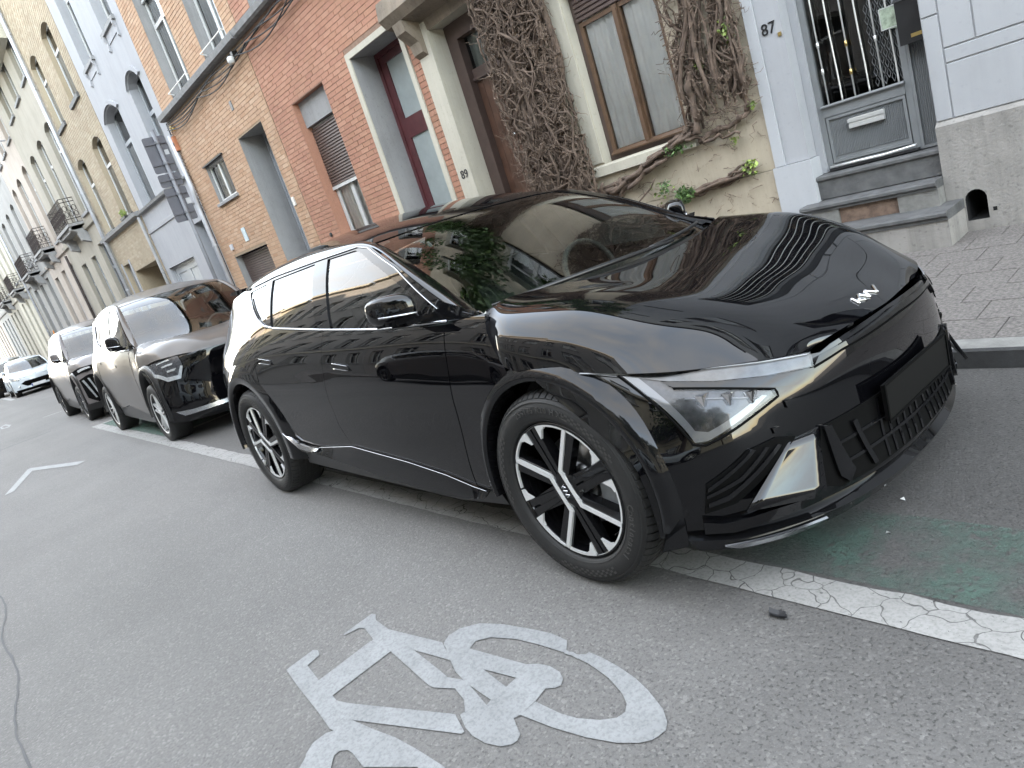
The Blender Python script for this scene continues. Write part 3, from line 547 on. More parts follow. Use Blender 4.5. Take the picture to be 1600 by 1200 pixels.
g=G(); g.box(-1.12,-.90,F-.17,F+.1,.35,.474); g.make('riser','kerbtop',st); g=G(); g.box(-.45,-.173,F-.17,F+.1,.35,.474); g.make('riser','kerbtop',st); g=G(); g.box(-.898,-.452,F-.15,F+.05,.352,.473); g.make('scraper_recess','rust',st)
g=G(); nos(g,-1.25,-.06,.348,F-.42,.065,F); g.make('step','bluestone',st); g=G(); g.box(-1.2,-.062,F-.39,F,.0,.282); g.make('riser','plinth',st)
for o in W87: window(h,o,cur=.75,fm='white_paint'); sill(h,o['x0'],o['x1'],o['z0'])
# --- number 89, cream render under the creeper
h1=house('town_house','cream rendered town house with number 89 covered in bare climbing creeper',-3.5)
do=OP(-5.32,-4.2,.25,3.5,.36); wo=OP(-3.24,-2.17,1.38,3.05,.12)
UP1=[OP(-5.1,-4.1,5.9,7.9,.2),OP(-3.1,-2.0,5.9,7.9,.2),OP(-5.1,-4.1,9.2,11,.2),OP(-3.1,-2.0,9.2,11,.2)]
wall(h1,-5.6,-1.432,.89,13,[wo,dict(do,z0=.9)]+UP1,'cream',revm='beige')
wall(h1,-5.6,-5.321,-.05,.885,[],'cream',F-.012,'plinth'); wall(h1,-4.2,-1.432,-.05,.885,[],'cream',F-.012,'plinth')
g=G(); g.box(-5.60,-5.322,F-.035,F-.001,.1,3.6); g.make('pilaster','beige',h1)
text('89',.15,(-5.46,F-.038,1.76),RX,'cable','house_number',h1,.004)
g=G(); g.box(-3.42,-3.243,F-.018,F-.001,1.40,3.3); g.make('window_surround','beige',h1)
g=G(); g.extr([(F-.05,1.27),(F-.05,1.36),(F-.04,1.375),(F+.12,1.385),(F+.12,1.27)],-3.46,-2.10,0); g.make('sill','beige',h1)
g=G(); g.extr([(F-.32,3.9),(F-.34,3.78),(F-.26,3.68),(F-.02,3.62),(F-.001,3.5),(F-.001,3.98),(F-.3,3.98)],-5.75,-4.1,0); g.make('door_canopy','weathered',h1)
g=G(); g.extr([(F-.03,3.25),(F-.10,3.30),(F-.12,3.42),(F-.26,3.55),(F-.28,3.675),(F-.03,3.64)],-5.60,-5.40,0); g.make('console','weathered',h1)
yy=F+.33
g=G(); framebox(g,-5.318,-4.202,.25,3.495,yy-.1,.19,.12); g.box(-5.13,-4.39,yy-.02,yy+.05,2.78,2.93); g.box(-5.13,-4.39,yy-.05,yy-.02,2.80,2.83); d9=g.make('door','dark_frame',h1)
for i in range(7):
    a=-5.127+i*.1053; g=G(); g.extr([(a,yy+.04),(a,yy+.006),(a+.004,yy),(a+.1,yy),(a+.104,yy+.006),(a+.104,yy+.04)],.45,2.78,2); g.make('board','door_wood',d9)
g=G(); g.lathe([(0,-.05),(.022,-.045),(.030,-.03),(.02,-.015),(.012,0)],(-4.62,yy-.001,1.74),'y',16); g.make('knob','black_metal',d9,True); g=G(); g.lathe([(0,-.008),(.018,-.008),(.02,0)],(-4.76,yy-.001,2.05),'y',14); g.make('door_viewer','silver',d9,True)
mk('pane',[(-5.13,yy+.01,2.93),(-4.39,yy+.01,2.93),(-4.39,yy+.01,3.31),(-5.13,yy+.01,3.31)],[(0,1,2,3)],'darkglass',d9); curtain(h1,-5.12,-4.4,2.93,3.3,yy+.07)
# brown two-leaf window
yw=F+.12; g=G(); framebox(g,-3.236,-2.174,1.385,3.0,yw,.05,.06); wf=g.make('window','dark_frame',h1)
for a,b in ((-3.18,-2.712),(-2.70,-2.232)):
    g=G(); framebox(g,a,b,1.44,2.74,yw-.012,.042,.05); lf=g.make('casement','brown_wood',wf)
    mk('pane',[(a+.04,yw+.01,1.48),(b-.04,yw+.01,1.48),(b-.04,yw+.01,2.70),(a+.04,yw+.01,2.70)],[(0,1,2,3)],'glass',wf)
g=G(); g.box(-2.735,-2.678,yw-.03,yw-.0125,1.44,2.74); g.box(-2.727,-2.686,yw-.038,yw-.03,1.47,2.70); g.make('astragal','brown_wood',wf); g=G(); g.extr([(yw-.05,1.43),(yw-.055,1.445),(yw-.012,1.475),(yw-.012,1.43)],-3.18,-2.23,0); g.make('drip_rail','brown_wood',wf)
g=G()
for i in range(8): a=2.745+i*.042; g.extr([(yw-.02,a),(yw-.034,a+.01),(yw-.034,a+.03),(yw-.02,a+.041)],-3.18,-2.23,0)
g.make('roller_shutter','shutter',wf)
curtain(h1,-3.2,-2.72,1.40,2.76,yw+.045,'curtain',.085,.010); curtain(h1,-2.70,-2.2,1.40,2.76,yw+.045,'curtain',.095,.010)
g=G(); g.add([(-3.2,yw+.5,1.3),(-2.2,yw+.5,1.3),(-2.2,yw+.5,3),(-3.2,yw+.5,3)],[(0,1,2,3)]); g.make('room_lining','room',h1)
for o in UP1: window(h1,o,cur=.5); sill(h1,o['x0'],o['x1'],o['z0'])
# --- red brick
h2=house('town_house','red brick town house with brown roller shutter window and maroon glazed door',-7.8)
R1=OP(-9.14,-8.03,1.55,3.79,.2,rm='brick_r'); R2=OP(-7.10,-5.90,.35,3.79,.40); RU=[OP(-9.3,-8.4,5.26,7.2,.2),OP(-7.3,-6.2,5.26,7.2,.2),OP(-9.3,-8.4,8.6,10.5,.2),OP(-7.3,-6.2,8.6,10.5,.2)]
big=OP(-7.22,-5.80,.1,3.89,.1)
wall(h2,-9.945,-5.602,.1,13,[R1,R2]+RU,'mortar_r',revm='concrete')
bricks(h2,-9.94,-5.605,.16,5.08,[R1,big],'brick_r',nobj=290); bricks(h2,-9.94,-5.605,5.28,12.9,RU,'brick_r',nobj=0)
g=G(); 
for a,b,c,d_ in ((-7.2,-7.102,.1,3.87),(-5.898,-5.81,.1,3.87),(-7.102,-5.898,3.792,3.87)): g.box(a,b,F-.022,F+.05,c,d_)
g.make('door_surround','beige',h2)
pdoor(h2,R2,'maroon',name='door',panels=((.03,.22),),glassp=((.27,.66),(.74,.97)),t=.13)
g=G(); g.box(-9.138,-8.032,F+.10,F+.2,3.40,3.788); g.make('lintel','concrete',h2)
window(h2,dict(R1,z1=3.40),fm='white_paint',mull=1,transom=0,cur=.6,shut=1.0,t=.08,rev=None) if False else window(h2,OP(-9.14,-8.03,1.55,3.40,.2),fm='white_paint',mull=1,transom=0,cur=.55,shut=.98,t=.075)
sill(h2,-9.14,-8.03,1.56); 
for o in RU: window(h2,o,cur=.6)
g=G(); g.lathe([(.0,-.02),(.035,-.018),(.04,-.004),(.04,0)],(-9.46,F-.008,1.71),'y',14); g.make('vent_cap','black_metal',h2)
# --- orange brick with ledge, garage, small window
h3=house('town_house','orange brick town house with brown garage shutter and small white window',-12.3)
O1=OP(-13.66,-12.58,3.12,3.89,.07); O2=OP(-11.57,-10.41,.35,3.91,.5); O3=OP(-14.08,-12.2,.12,2.0,.15); OU=[OP(-13.83,-12.58,5.28,7.6,.2),OP(-11.6,-10.42,5.28,7.6,.2),OP(-13.83,-12.58,8.7,10.8,.2),OP(-11.6,-10.42,8.7,10.8,.2)]
wall(h3,-14.72,-9.955,.1,13,[O1,O2,O3]+OU,'mortar_o',revm='concrete')
bricks(h3,-14.715,-9.96,.16,5.12,[O1,O2,O3],'brick_o',nobj=290); bricks(h3,-14.715,-9.96,5.28,12.9,OU,'brick_o',nobj=0)
window(h3,O1,t=.05,transom=0,cur=.9,curm='lightgrey'); g=G(); g.box(-13.72,-12.52,F-.05,F+.02,3.885,3.91); g.make('drip_strip','cable',h3); sill(h3,-13.66,-12.58,3.12,'ledge',h=.06,pr=.06)
pdoor(h3,O2,'lightgrey',panels=((.02,.20),(.24,.58)),glassp=((.64,.97),),t=.12,knob='silver')
g=G(); 
for i in range(38): a=.12+i*.049; g.extr([(F+.15,a),(F+.138,a+.012),(F+.138,a+.038),(F+.15,a+.048)],-14.07,-12.21,0)
g.make('garage_shutter','shutter',h3)
for i,o in enumerate(OU): window(h3,o,fm='white_paint',t=.06,mull=1,transom=.62 if i==0 else 0,cur=.97,curm='lightgrey',shut=.35 if i==0 else 0)
for a,b in ((-13.83,-12.58),(-11.6,-10.42)):
    g=G(); g.tube([(a+.01,F+.05,5.42),(a+.01,F-.06,5.46),(b-.01,F-.06,5.46),(b-.01,F+.05,5.42)],.012,6); g.make('window_rail','silver',h3)
g=G(); g.extr([(F-.16,5.15),(F-.18,5.24),(F-.15,5.262),(F+.0,5.27),(F+.0,5.13),(F-.1,5.13)],-14.7,-9.96,0); g.make('ledge','ledge',h3)
g=G(); g.extr([(F-.14,5.16),(F-.16,5.24),(F-.13,5.262),(F+.0,5.27),(F+.0,5.13),(F-.1,5.13)],-9.94,-5.61,0); g.make('ledge','ledge',h2)
text('51',.16,(-13.0,F-.016,2.28),RX,'greywhite','house_number',h3,.003) if False else None
g=G(); g.box(-13.12,-12.93,F-.018,F-.007,2.20,2.48); g.make('enamel_plate',plain('enamel_plate',(.40,.52,.60),.3,0,.35,12),h3)
g=G(); g.box(-14.05,-13.92,F-.04,F-.007,2.16,2.28); g.make('meter_box','zinc',h3)
g=G(); g.box(-11.33,-11.24,F-.02,F-.007,4.36,4.52); g.make('wall_tie','concrete',h3)
g=G(); g.box(-10.36,-10.27,F-.03,F-.006,2.4,2.55); g.make('bell_panel','silver',h3)
# --- cables along the ledge
cb=thing('facade_cables','bundle of black cables sagging under the stone ledge of the brick houses','cable',(-10,F,5.05)); random.seed(9)
for k in range(5):
    g=G(); L=[]; 
    for i,x in enumerate(np.linspace(-14.6,-5.9,60)): L.append((x,F-.05-.012*k,5.08-.035*k-(.05+.03*k)*abs(math.sin((x+14.6)*(.9+.13*k)))+.006*random.random()))
    g.tube(L,.011,5); g.make('cable','cable',cb,True)
g=G(); g.tube([(-14.68,F-.04,5.1),(-14.69,F-.04,4.4),(-14.70,F-.04,3.5),(-14.7,F-.04,.3)],.012,5); g.make('cable','cable',cb)
g=G(); 
for i in range(24):
    z_=4.85-i*.075; g.tube([(-14.66,F-.01,z_),(-14.62,F-.05-.01*random.random(),z_+.02)],.006,4)
    g.tube([(-14.64,F-.01,z_+.03),(-14.56,F-.03,z_+.045)],.005,4)
g.make('cable_clips','cable',cb,kind='stuff')
lp=thing('wall_lamp','small pale wall lamp hanging below the ledge between orange and red brick','lamp',(-10.3,F,4.95)); g=G(); g.box(-10.36,-10.28,F-.10,F-.006,4.98,5.05); g.make('lamp_bracket','black_metal',lp); g=G(); g.lathe([(.0,-.07),(.05,-.065),(.065,-.02),(.06,.03),(.04,.05),(0,.05)],(-10.33,F-.14,4.93),'z',14); g.make('lamp_head','white_paint',lp,True)
l2=thing('junction_box','small yellowed round junction box at the left end of the ledge','box',(-14.45,F,4.93)); g=G(); g.lathe([(0,-.09),(.05,-.08),(.06,-.04),(.06,0)],(-14.45,F,4.93),'y',14); g.make('cover','brass',l2,True)
l3=thing('alarm_box','small terracotta box on the corner of the orange brick house','box',(-14.62,F,4.6)); g=G(); g.box(-14.72,-14.56,F-.08,F-.008,4.5,4.80); g.make('housing','terracotta',l3); g=G(); g.box(-14.70,-14.58,F-.088,F-.0805,4.62,4.68); g.make('grille','rust',l3)
# --- white-lavender house
h4=house('town_house','pale lavender painted town house with moulded arched windows and double door',-17)
A4=[OP(-18.85,-17.47,4.06,6.5,.2,.22),OP(-16.18,-15.2,4.06,6.5,.2,.22)]; B4=[OP(-18.62,-17.6,7.55,9.8,.22),OP(-16.25,-15.2,7.55,9.8,.22),OP(-18.6,-17.6,11,12.8,.2),OP(-16.2,-15.2,11,12.8,.2)]
D4=[OP(-19.02,-16.7,.15,2.42,.12),OP(-15.75,-14.95,.3,3.05,.35)]
wall(h4,-19.35,-14.735,.1,13.4,A4+B4+D4,'white')
for o in A4:
    window(h4,o,fm='lightgrey',t=.07,mull=1,transom=.66,cur=.62,curm='lightgrey')
    ap=arcpts(o['x0']-.05,o['x1']+.05,6.28,.25,10); q=arcpts(o['x0']-.17,o['x1']+.17,6.32,.30,10); g=G(); n=len(ap)
    for i in range(n-1): g.extr([ap[i],ap[i+1],q[i+1],q[i]],F-.05,F-.001,1)
    g.make('hood_mould','white',h4)
for o in B4: window(h4,o,t=.06,mull=1,transom=.7,cur=.5,curm='lightgrey'); sill(h4,o['x0'],o['x1'],o['z0'],brackets=True,m='ledge')
g=G(); g.extr([(F-.10,3.99),(F-.12,4.05),(F-.001,4.07),(F-.001,3.97)],-19.3,-15.0,0); g.make('ledge','ledge',h4)
g=G(); g.extr([(F-.03,3.44),(F-.035,3.52),(F-.001,3.54),(F-.001,3.44)],-19.3,-14.9,0); g.make('string_course','white',h4)
pdoor(h4,D4[0],'lightgrey',panels=((.05,.42),(.5,.93)),split=True,t=.16,knob='silver'); pdoor(h4,D4[1],'lightgrey',panels=((.04,.4),),glassp=((.46,.95),),t=.1,knob='silver')
# --- tan brick house
h5=house('town_house','tan yellow brick town house with arched windows and recessed white door',-21.6)
A5=[OP(-21.08,-19.98,4.2,6.4,.13,.18),OP(-23.58,-22.48,4.2,6.4,.13,.18)]; B5=[OP(-21.15,-20.05,7.48,9.42,.13,.18),OP(-23.65,-22.55,7.45,9.45,.13,.18)]
D5=[OP(-22.39,-19.70,.15,2.79,.9),OP(-23.5,-22.6,.3,3.11,.15)]
wall(h5,-23.9,-19.37,.1,12.9,A5+B5+D5,'mortar_t',revm='brick_t'); bricks(h5,-23.9,-19.38,.15,12.8,A5+B5+D5,'brick_t',nobj=0)
for o in A5+B5: window(h5,o,fm='white_paint',t=.06,mull=0,transom=.66,cur=.7,curm='lightgrey'); sill(h5,o['x0'],o['x1'],o['z0'],m='bluestone',h=.12)
g=G(); g.extr([(F-.15,4.02),(F-.17,4.11),(F-.001,4.13),(F-.001,3.97)],-24.3,-19.4,0); g.make('ledge','ledge',h5)
pdoor(h5,OP(-21.5,-19.9,.15,2.7,.9),'white_paint',name='garage_door',panels=((.05,.2),(.26,.42),(.48,.64)),glassp=((.7,.93),),t=.14,split=True,handle=False); pdoor(h5,D5[1],'grey',panels=((.05,.4),(.5,.9)),t=.1)
g=G(); g.box(-23.62,-23.51,F-.03,F+.05,.1,3.2); g.box(-22.59,-22.48,F-.03,F+.05,.1,3.2); g.make('door_surround','white',h5)
g=G(); g.box(-20.9,-20.35,F-.16,F-.01,4.135,4.20); fb=g.make('flower_box','cable',h5)
def leaves(name,cs,n,size,m,parent=None,seed=1,kind='stuff',flat=0):
    r=np.random.default_rng(seed); V=[];Fc=[]
    for c in cs:
        cx,cy,cz,rx,ry,rz,k=c
        P=r.normal(size=(k,3)); P/=np.linalg.norm(P,axis=1)[:,None]; P*=(r.random((k,1))**.45); P=P*[rx,ry,rz]+[cx,cy,cz]
        for p_ in P:
            a=r.normal(size=3); a/=np.linalg.norm(a); b=np.cross(a,r.normal(size=3)); b/=np.linalg.norm(b); s=size*r.uniform(.6,1.3); c_=np.cross(a,b)*s*.25
            i=len(V); V+=[tuple(p_-a*s),tuple(p_+b*s*.6+c_),tuple(p_+a*s),tuple(p_-b*s*.6+c_)]; Fc.append((i,i+1,i+2,i+3))
    return mk(name,V,Fc,m,parent,kind=kind)
leaves('flower_box_plants',[(-20.62,F-.09,4.3,.26,.08,.12,160)],160,.03,'freshleaf',h5,3)
# --- plain and cream houses further down
def simple_house(lab,x0,x1,wallm,specs,top,gs,zs=(5.6,8.0,8.9,11.0),arch=.15,corn=True,m2='white_paint',rev=.13):
    h=house('town_house',lab,(x0+x1)/2); ops=[]
    for a,b,zt in gs: ops.append(OP(a,b,.35,zt,rev))
    ups=[]
    for (z0,z1) in ((zs[0],zs[1]),(zs[2],zs[3])):
        for a,b in specs: ups.append(OP(a,b,z0,z1,rev,arch))
    wall(h,x0+.01,x1-.01,.1,top,ops+ups,wallm)
    for i,o in enumerate(ops):
        w_=o['x1']-o['x0']
        window(h,o,fm='lightgrey' if i%2 else 'grey_metal',t=.08,mull=0,transom=.78,cur=.9,curm='lightgrey' if i%3 else 'shutter')
    for o in ups: window(h,o,fm=m2,t=.07,mull=1,transom=.7,cur=.6,curm='lightgrey'); sill(h,o['x0'],o['x1'],o['z0'],m='ledge')
    if corn:
        g=G(); g.extr([(F-.001,top-.4),(F-.12,top-.35),(F-.3,top-.12),(F-.32,top),(F+.3,top+.02),(F+.3,top-.4)],x0,x1,0); g.make('cornice','white',h)
        g=G(); g.extr([(F-.001,4.75),(F-.08,4.78),(F-.10,4.9),(F-.001,4.95)],x0+.02,x1-.02,0); g.make('string_course',wallm,h)
    return h
simple_h6=simple_house('plain grey cream rendered house with three tall narrow upper windows and iron balcony',-30.85,-23.92,'cream2',[(-25.5,-24.5),(-27.6,-26.6),(-29.7,-28.65)],13.6,[(-25.5,-24.45,4.15),(-27.32,-26.5,3.95),(-29.4,-28.5,3.95)],(5.2,8.08,9.45,11.6))
h7=simple_house('pinkish cream house with an oriel of arched windows next to the plain grey house',-36.4,-30.86,'pink',[(-31.95,-30.98),(-34.2,-33.1),(-36.1,-35.2)],13.9,[(-31.8,-30.95,4.3),(-33.8,-32.9,4.3),(-35.96,-35.0,4.25)],(5.3,8.28,9.3,11.5),.2)
h8=simple_house('light grey house with dark doorways beyond the pinkish cream house',-44.5,-36.42,'grey',[(-38.4,-37.4),(-40.8,-39.8),(-43.4,-42.2)],13.2,[(-38.4,-37.45,4.55),(-40.8,-39.8,4.5),(-43.4,-42.2,4.5)],(5.5,8.1,9.2,11.2))
h9=simple_house('off white house with narrow doors further down the street',-51.6,-44.52,'beige',[(-46.3,-45.3),(-48.4,-47.4),(-50.7,-49.8)],14.0,[(-45.9,-45.0,4.48),(-48.2,-47.3,4.48),(-50.5,-49.6,4.45)],(5.5,8.3,9.5,11.7))
for k,(mm,lab) in enumerate([('cream2','distant cream house beyond the off white house'),('grey','distant grey house, second beyond the off white house'),('pink','distant rose house, third beyond the off white house'),('beige','distant pale house, fourth beyond the off white house'),('cream2','distant sand coloured house near the vanishing point'),('grey','farthest grey house at the end of the street')]):
    x1=-51.62-7.4*k; x0=x1-7.38
    simple_house(lab,x0,x1,mm,[(x0+.8+2.2*i,x0+1.8+2.2*i) for i in range(3)],13.2+(k%3)*.7,[(x0+.8+2.2*i,x0+1.7+2.2*i,4.4) for i in range(3)],(5.5,8.1,9.3,11.4))
# oriel / projecting bay at top left, and shop sign boards
g=G(); g.extr([(F-.95,10.75),(F-1.0,10.9),(F-1.0,13.4),(F,13.4),(F,10.55)],-31.0,-24.6,0); g.make('oriel','beige',simple_h6)
sg=thing('shop_sign','grey and yellow sign box hanging high on the pinkish house','sign',(-33,F-.5,9.9)); g=G(); g.box(-32.3,-32.12,F-1.25,F-.25,9.3,10.3); g.make('sign_box','zinc',sg); g=G(); g.box(-32.119,-32.10,F-1.2,F-.3,9.55,9.95); g.make('yellow_band',plain('yellow_sign',(.65,.50,.10),.5),sg); g=G(); g.tube([(-32.2,F-.25,9.5),(-32.2,F,9.5)],.03,6); g.tube([(-32.2,F-.25,10.1),(-32.2,F,10.1)],.03,6); g.make('arm','zinc',sg)
# balconies
def balcony(x0,x1,zf,dy,label,zr=.82,slab='concrete'):
    b=thing('balcony',label,'balcony',((x0+x1)/2,F,zf-.5))
    g=G(); g.extr([(F,zf-.62),(F-.25,zf-.5),(F-dy+.12,zf-.2),(F-dy,zf-.14),(F-dy-.05,zf-.10),(F-dy-.05,zf),(F,zf)],x0,x0+.28,0); g.make('bracket',slab,b)
    g=G(); g.extr([(F,zf-.62),(F-.25,zf-.5),(F-dy+.12,zf-.2),(F-dy,zf-.14),(F-dy-.05,zf-.10),(F-dy-.05,zf),(F,zf)],x1-.28,x1,0); g.make('bracket',slab,b)
    g=G(); g.box(x0-.08,x1+.08,F-dy-.08,F,zf+.001,zf+.09); g.box(x0,x1,F-dy,F,zf-.12,zf); g.make('slab',slab,b)
    z0=zf+.10; z1=z0+zr; y0_=F-dy-.03; X0,X1=x0,x1
    def panel(P,Q,nm):
        P=Vector(P);Q=Vector(Q); L=(Q-P).length; g=G(); up=Vector((0,0,1)); k=int(L/.13)
        for zz in (0,zr*.18,zr*.86,zr): g.tube([P+up*zz,Q+up*zz],.013,4)
        for i in range(k+1):
            c=P+(Q-P)*i/k; g.tube([c,c+up*zr],.009,4)
            if i<k:
                m_=P+(Q-P)*(i+.5)/k
                for cz,r in ((zr*.36,.055),(zr*.60,.06)):
                    dd=(Q-P).normalized(); L_=[m_+up*cz+dd*r*math.cos(t)+up*r*1.5*math.sin(t) for t in np.linspace(0,2*math.pi,11)]; g.tube(L_,.010,4,False)
        g.make(nm,'rust_iron',b)
    panel((X0,y0_,z0),(X1,y0_,z0),'front_railing'); panel((X1,y0_,z0),(X1,F,z0),'side_railing'); panel((X0,y0_,z0),(X0,F,z0),'side_railing')
M['rust_iron']=plain('rusty_iron',(.045,.032,.028),.75,0,.5,14,.3)
balcony(-28.6,-25.95,4.98,.42,'ornate rusty iron balcony, nearest of the row of balconies'); balcony(-35.0,-32.75,5.22,.42,'iron balcony on the pinkish house, second from the near end')
balcony(-41.5,-38.6,5.0,.45,'iron balcony on the light grey house, third from the near end'); balcony(-48.6,-46.0,5.0,.45,'iron balcony on the off white house, fourth from the near end')
balcony(-57.,-54.,5.1,.45,'far iron balcony, fifth from the near end')
# downpipes
for k,(x,r,z1,mt_,lab,ben) in enumerate([(-14.72,.05,4.85,'zinc','pale downpipe between the orange brick and lavender houses',1),(-19.36,.045,3.95,'concrete','thin pipe between the lavender and tan brick houses',0),(-23.92,.06,13,'zinc','tall zinc downpipe between tan brick and plain grey houses',0),(-30.9,.05,4.6,'rust_iron','dark rusty downpipe left of the plain grey house',0),(-44.5,.06,13,'zinc','distant zinc downpipe before the off white house',0)]):
    dp=thing('downpipe',lab,'pipe',(x,F-.08,ZS)); g=G(); L=[(x,F-.09,.12),(x,F-.09,z1)]
    if ben: L=[(x,F-.09,.12),(x,F-.09,3.15),(x+.0,F-.09,3.3)]+[(x+.12*math.sin(t),F-.10,3.3+.35*t) for t in (.6,1.2)]+[(x+.03,F-.07,4.0),(x+.02,F-.07,z1)]
    g.tube(L,r,10); g.make('pipe',mt_,dp,True)
    for z_ in np.arange(.8,z1,1.6):
        g=G(); g.lathe([(r+.001,-.02),(r+.010,-.015),(r+.010,.015),(r+.001,.02)],(x,F-.09,z_),'z',12); g.make('pipe_collar',mt_,dp)
# solid bodies behind the facades: floors, party walls and roofs
for h in [o for o in list(COL.objects) if o.get('category')=='house' and o.type=='EMPTY']:
    xs_=[]; zt=0
    for c in h.children:
        if c.name.split('.')[0]=='wall':
            for v in c.data.vertices: xs_.append(v.co.x+ORG[h.name].x); zt=max(zt,v.co.z+ORG[h.name].z)
    a,b=min(xs_),max(xs_)
    if h is houses87: a=-1.41
    g=G(); g.box(a+.02,b-.02,F+1.0,F+9,-.1,zt-.05); g.box(a+.02,a+.2,F+.36,F+.999,-.1,zt-.05); g.box(b-.2,b-.02,F+.36,F+.999,-.1,zt-.05); g.box(a+.2,b-.2,F+.36,F+.999,zt-.3,zt-.05); g.make('house_body','room',h)
    g=G(); g.extr([(F-.25,zt),(F+4.5,zt+2.4),(F+9.2,zt),(F+9.2,zt-.045),(F-.25,zt-.045)],a,b,0); g.make('roof','slate',h)
# ---------------------------------------------------------------- sign post seen from behind
sp_=thing('sign_post','grey pole with three sign plates seen from behind, standing at the kerb','sign post',(-9.39,2.3,.03))
g=G(); g.tube([(-9.39,2.3,.03),(-9.39,2.3,3.84)],.028,14); g.make('pole','pole',sp_,True); g=G(); g.lathe([(0,.02),(.025,.015),(.030,0)],(-9.39,2.3,3.84),'z',12); g.make('cap','pole',sp_)
def rr(y0,y1,z0,z1,r=.03,n=5):
    o=[]
    for cx,cy,a0 in ((y1-r,z1-r,0),(y0+r,z1-r,90),(y0+r,z0+r,180),(y1-r,z0+r,270)):
        for i in range(n+1): a=math.radians(a0+90*i/n); o.append((cx+r*math.cos(a),cy+r*math.sin(a)))
    return o
for (a,b,rz) in ((3.255,3.775,2),(3.05,3.235,2),(2.53,3.03,2)):
    g=G(); g.extr(rr(2.12,2.445,a,b),-9.446,-9.441,0); s_=g.make('sign_plate','signback',sp_)
    zs_=[b-.10,a+.12] if b-a>.3 else [b-.09]
    for z_ in zs_:
        g=G(); g.box(-9.4405,-9.419,2.13,2.435,z_-.014,z_+.014); g.make('rail','signback',s_); g=G(); g.lathe([(.029,-.018),(.036,-.018),(.036,.018),(.029,.018)],(-9.39,2.3,z_),'z',14); g.make('clamp','pole',s_)
for (y_,z_,w_,h_) in ((2.365,3.50,.06,.07),(2.375,2.76,.07,.085)):
    g=G(); g.extr([(y_,z_),(y_+w_,z_),(y_+w_,z_+h_),(y_,z_+h_)],-9.4403,-9.4390,0); g.make('sticker','greywhite',sp_)
# ---------------------------------------------------------------- creeper on number 89
vn=thing('climbing_creeper','gnarled leafless climbing creeper covering the wall round the brown window','creeper',(-3.9,F-.1,ZS)); random.seed(21); rv=np.random.default_rng(21)
gS=G(); gT=G()
def stem(x,z,tx,tz,n,r0,r1,amp,y0_=.03,y1_=.10,gg=None,wid=None,n_=5):
    L=[];R=[]; ph=rv.uniform(0,6.28,6); fr=rv.uniform(.6,4.2,6); sg_=rv.uniform(.3,1,6); yb=rv.uniform(y0_,y1_)
    for i in range(n+1):
        t=i/n; e=math.sin(math.pi*min(1,t*1.0+.02))**.4
        dx=sum(sg_[k]*math.sin(ph[k]+fr[k]*t*6.28) for k in range(3))*amp*e; dz=sum(sg_[k]*math.sin(ph[k]+fr[k]*t*6.28) for k in range(3,6))*amp*.6*e
        X=x+(tx-x)*t+dx
        if wid: X=min(max(X,wid[0]+rv.uniform(0,.05)),wid[1]-rv.uniform(0,.05))
        L.append((X,F-yb-.02*math.sin(ph[0]+t*17),z+(tz-z)*t+dz)); R.append((r0+(r1-r0)*t)*(1+.18*math.sin(t*40+ph[1])))
    (gg or gS).tube(L,R,n_); return L
# thick column between door and window
for i in range(26): x=rv.uniform(-4.2,-3.5); stem(x-.05,.12,x+rv.uniform(-.25,.3),6.0,46,rv.uniform(.022,.042),rv.uniform(.014,.028),.10,.02,.13,None,(-4.31,-3.30),6)
for i in range(260): 
    x=rv.uniform(-4.3,-3.35); z=rv.uniform(.4,5.2); stem(x,z,x+rv.uniform(-.35,.35),z+rv.uniform(.4,1.4),18,rv.uniform(.007,.018),.005,.09,.05,.20,None,(-4.33,-3.32))
for i in range(2600):
    z=rv.uniform(.45,5.4); x=rv.uniform(-4.33,-3.33) if z>1.5 else rv.uniform(-4.3,-3.33-(1.5-z)*.25); a=rv.uniform(0,6.28); l=rv.uniform(.05,.24); stem(x,z,x+l*math.cos(a),z+l*math.sin(a)*1.1,5,rv.uniform(.0025,.006),.0015,.03,.06,.24,gT,None,4)
# branches to the right under the window
for i in range(9): stem(-3.85+rv.uniform(-.15,.1),1.0+rv.uniform(-.12,.15),-2.9,1.13+rv.uniform(-.05,.05),12,.028,.02,.05); stem(-2.95,1.12+rv.uniform(-.05,.05),-2.15+rv.uniform(-.05,.1),1.42+rv.uniform(-.05,.05),10,.024,.018,.035)
stem(-3.55,.75,-3.25,1.2,12,.024,.016,.07); stem(-3.6,.5,-3.0,1.15,14,.02,.013,.08); stem(-3.2,.62,-3.05,1.2,9,.03,.02,.03); stem(-3.0,.70,-2.6,1.1,10,.012,.008,.08)
for i in range(4): stem(-3.4,.55+.05*i,-1.62,.98-.02*i,22,.013,.018,.06)
for i in range(3): stem(-2.25,.84,-1.60,.95+.03*i,12,.018,.012,.03)
stem(-2.05,1.30,-1.52,1.42,12,.026,.02,.03); stem(-1.55,1.40,-1.50,1.75,8,.024,.02,.02); stem(-2.03,1.38,-1.98,1.9,10,.035,.03,.03); stem(-2.3,1.36,-1.62,1.27,14,.02,.012,.03)
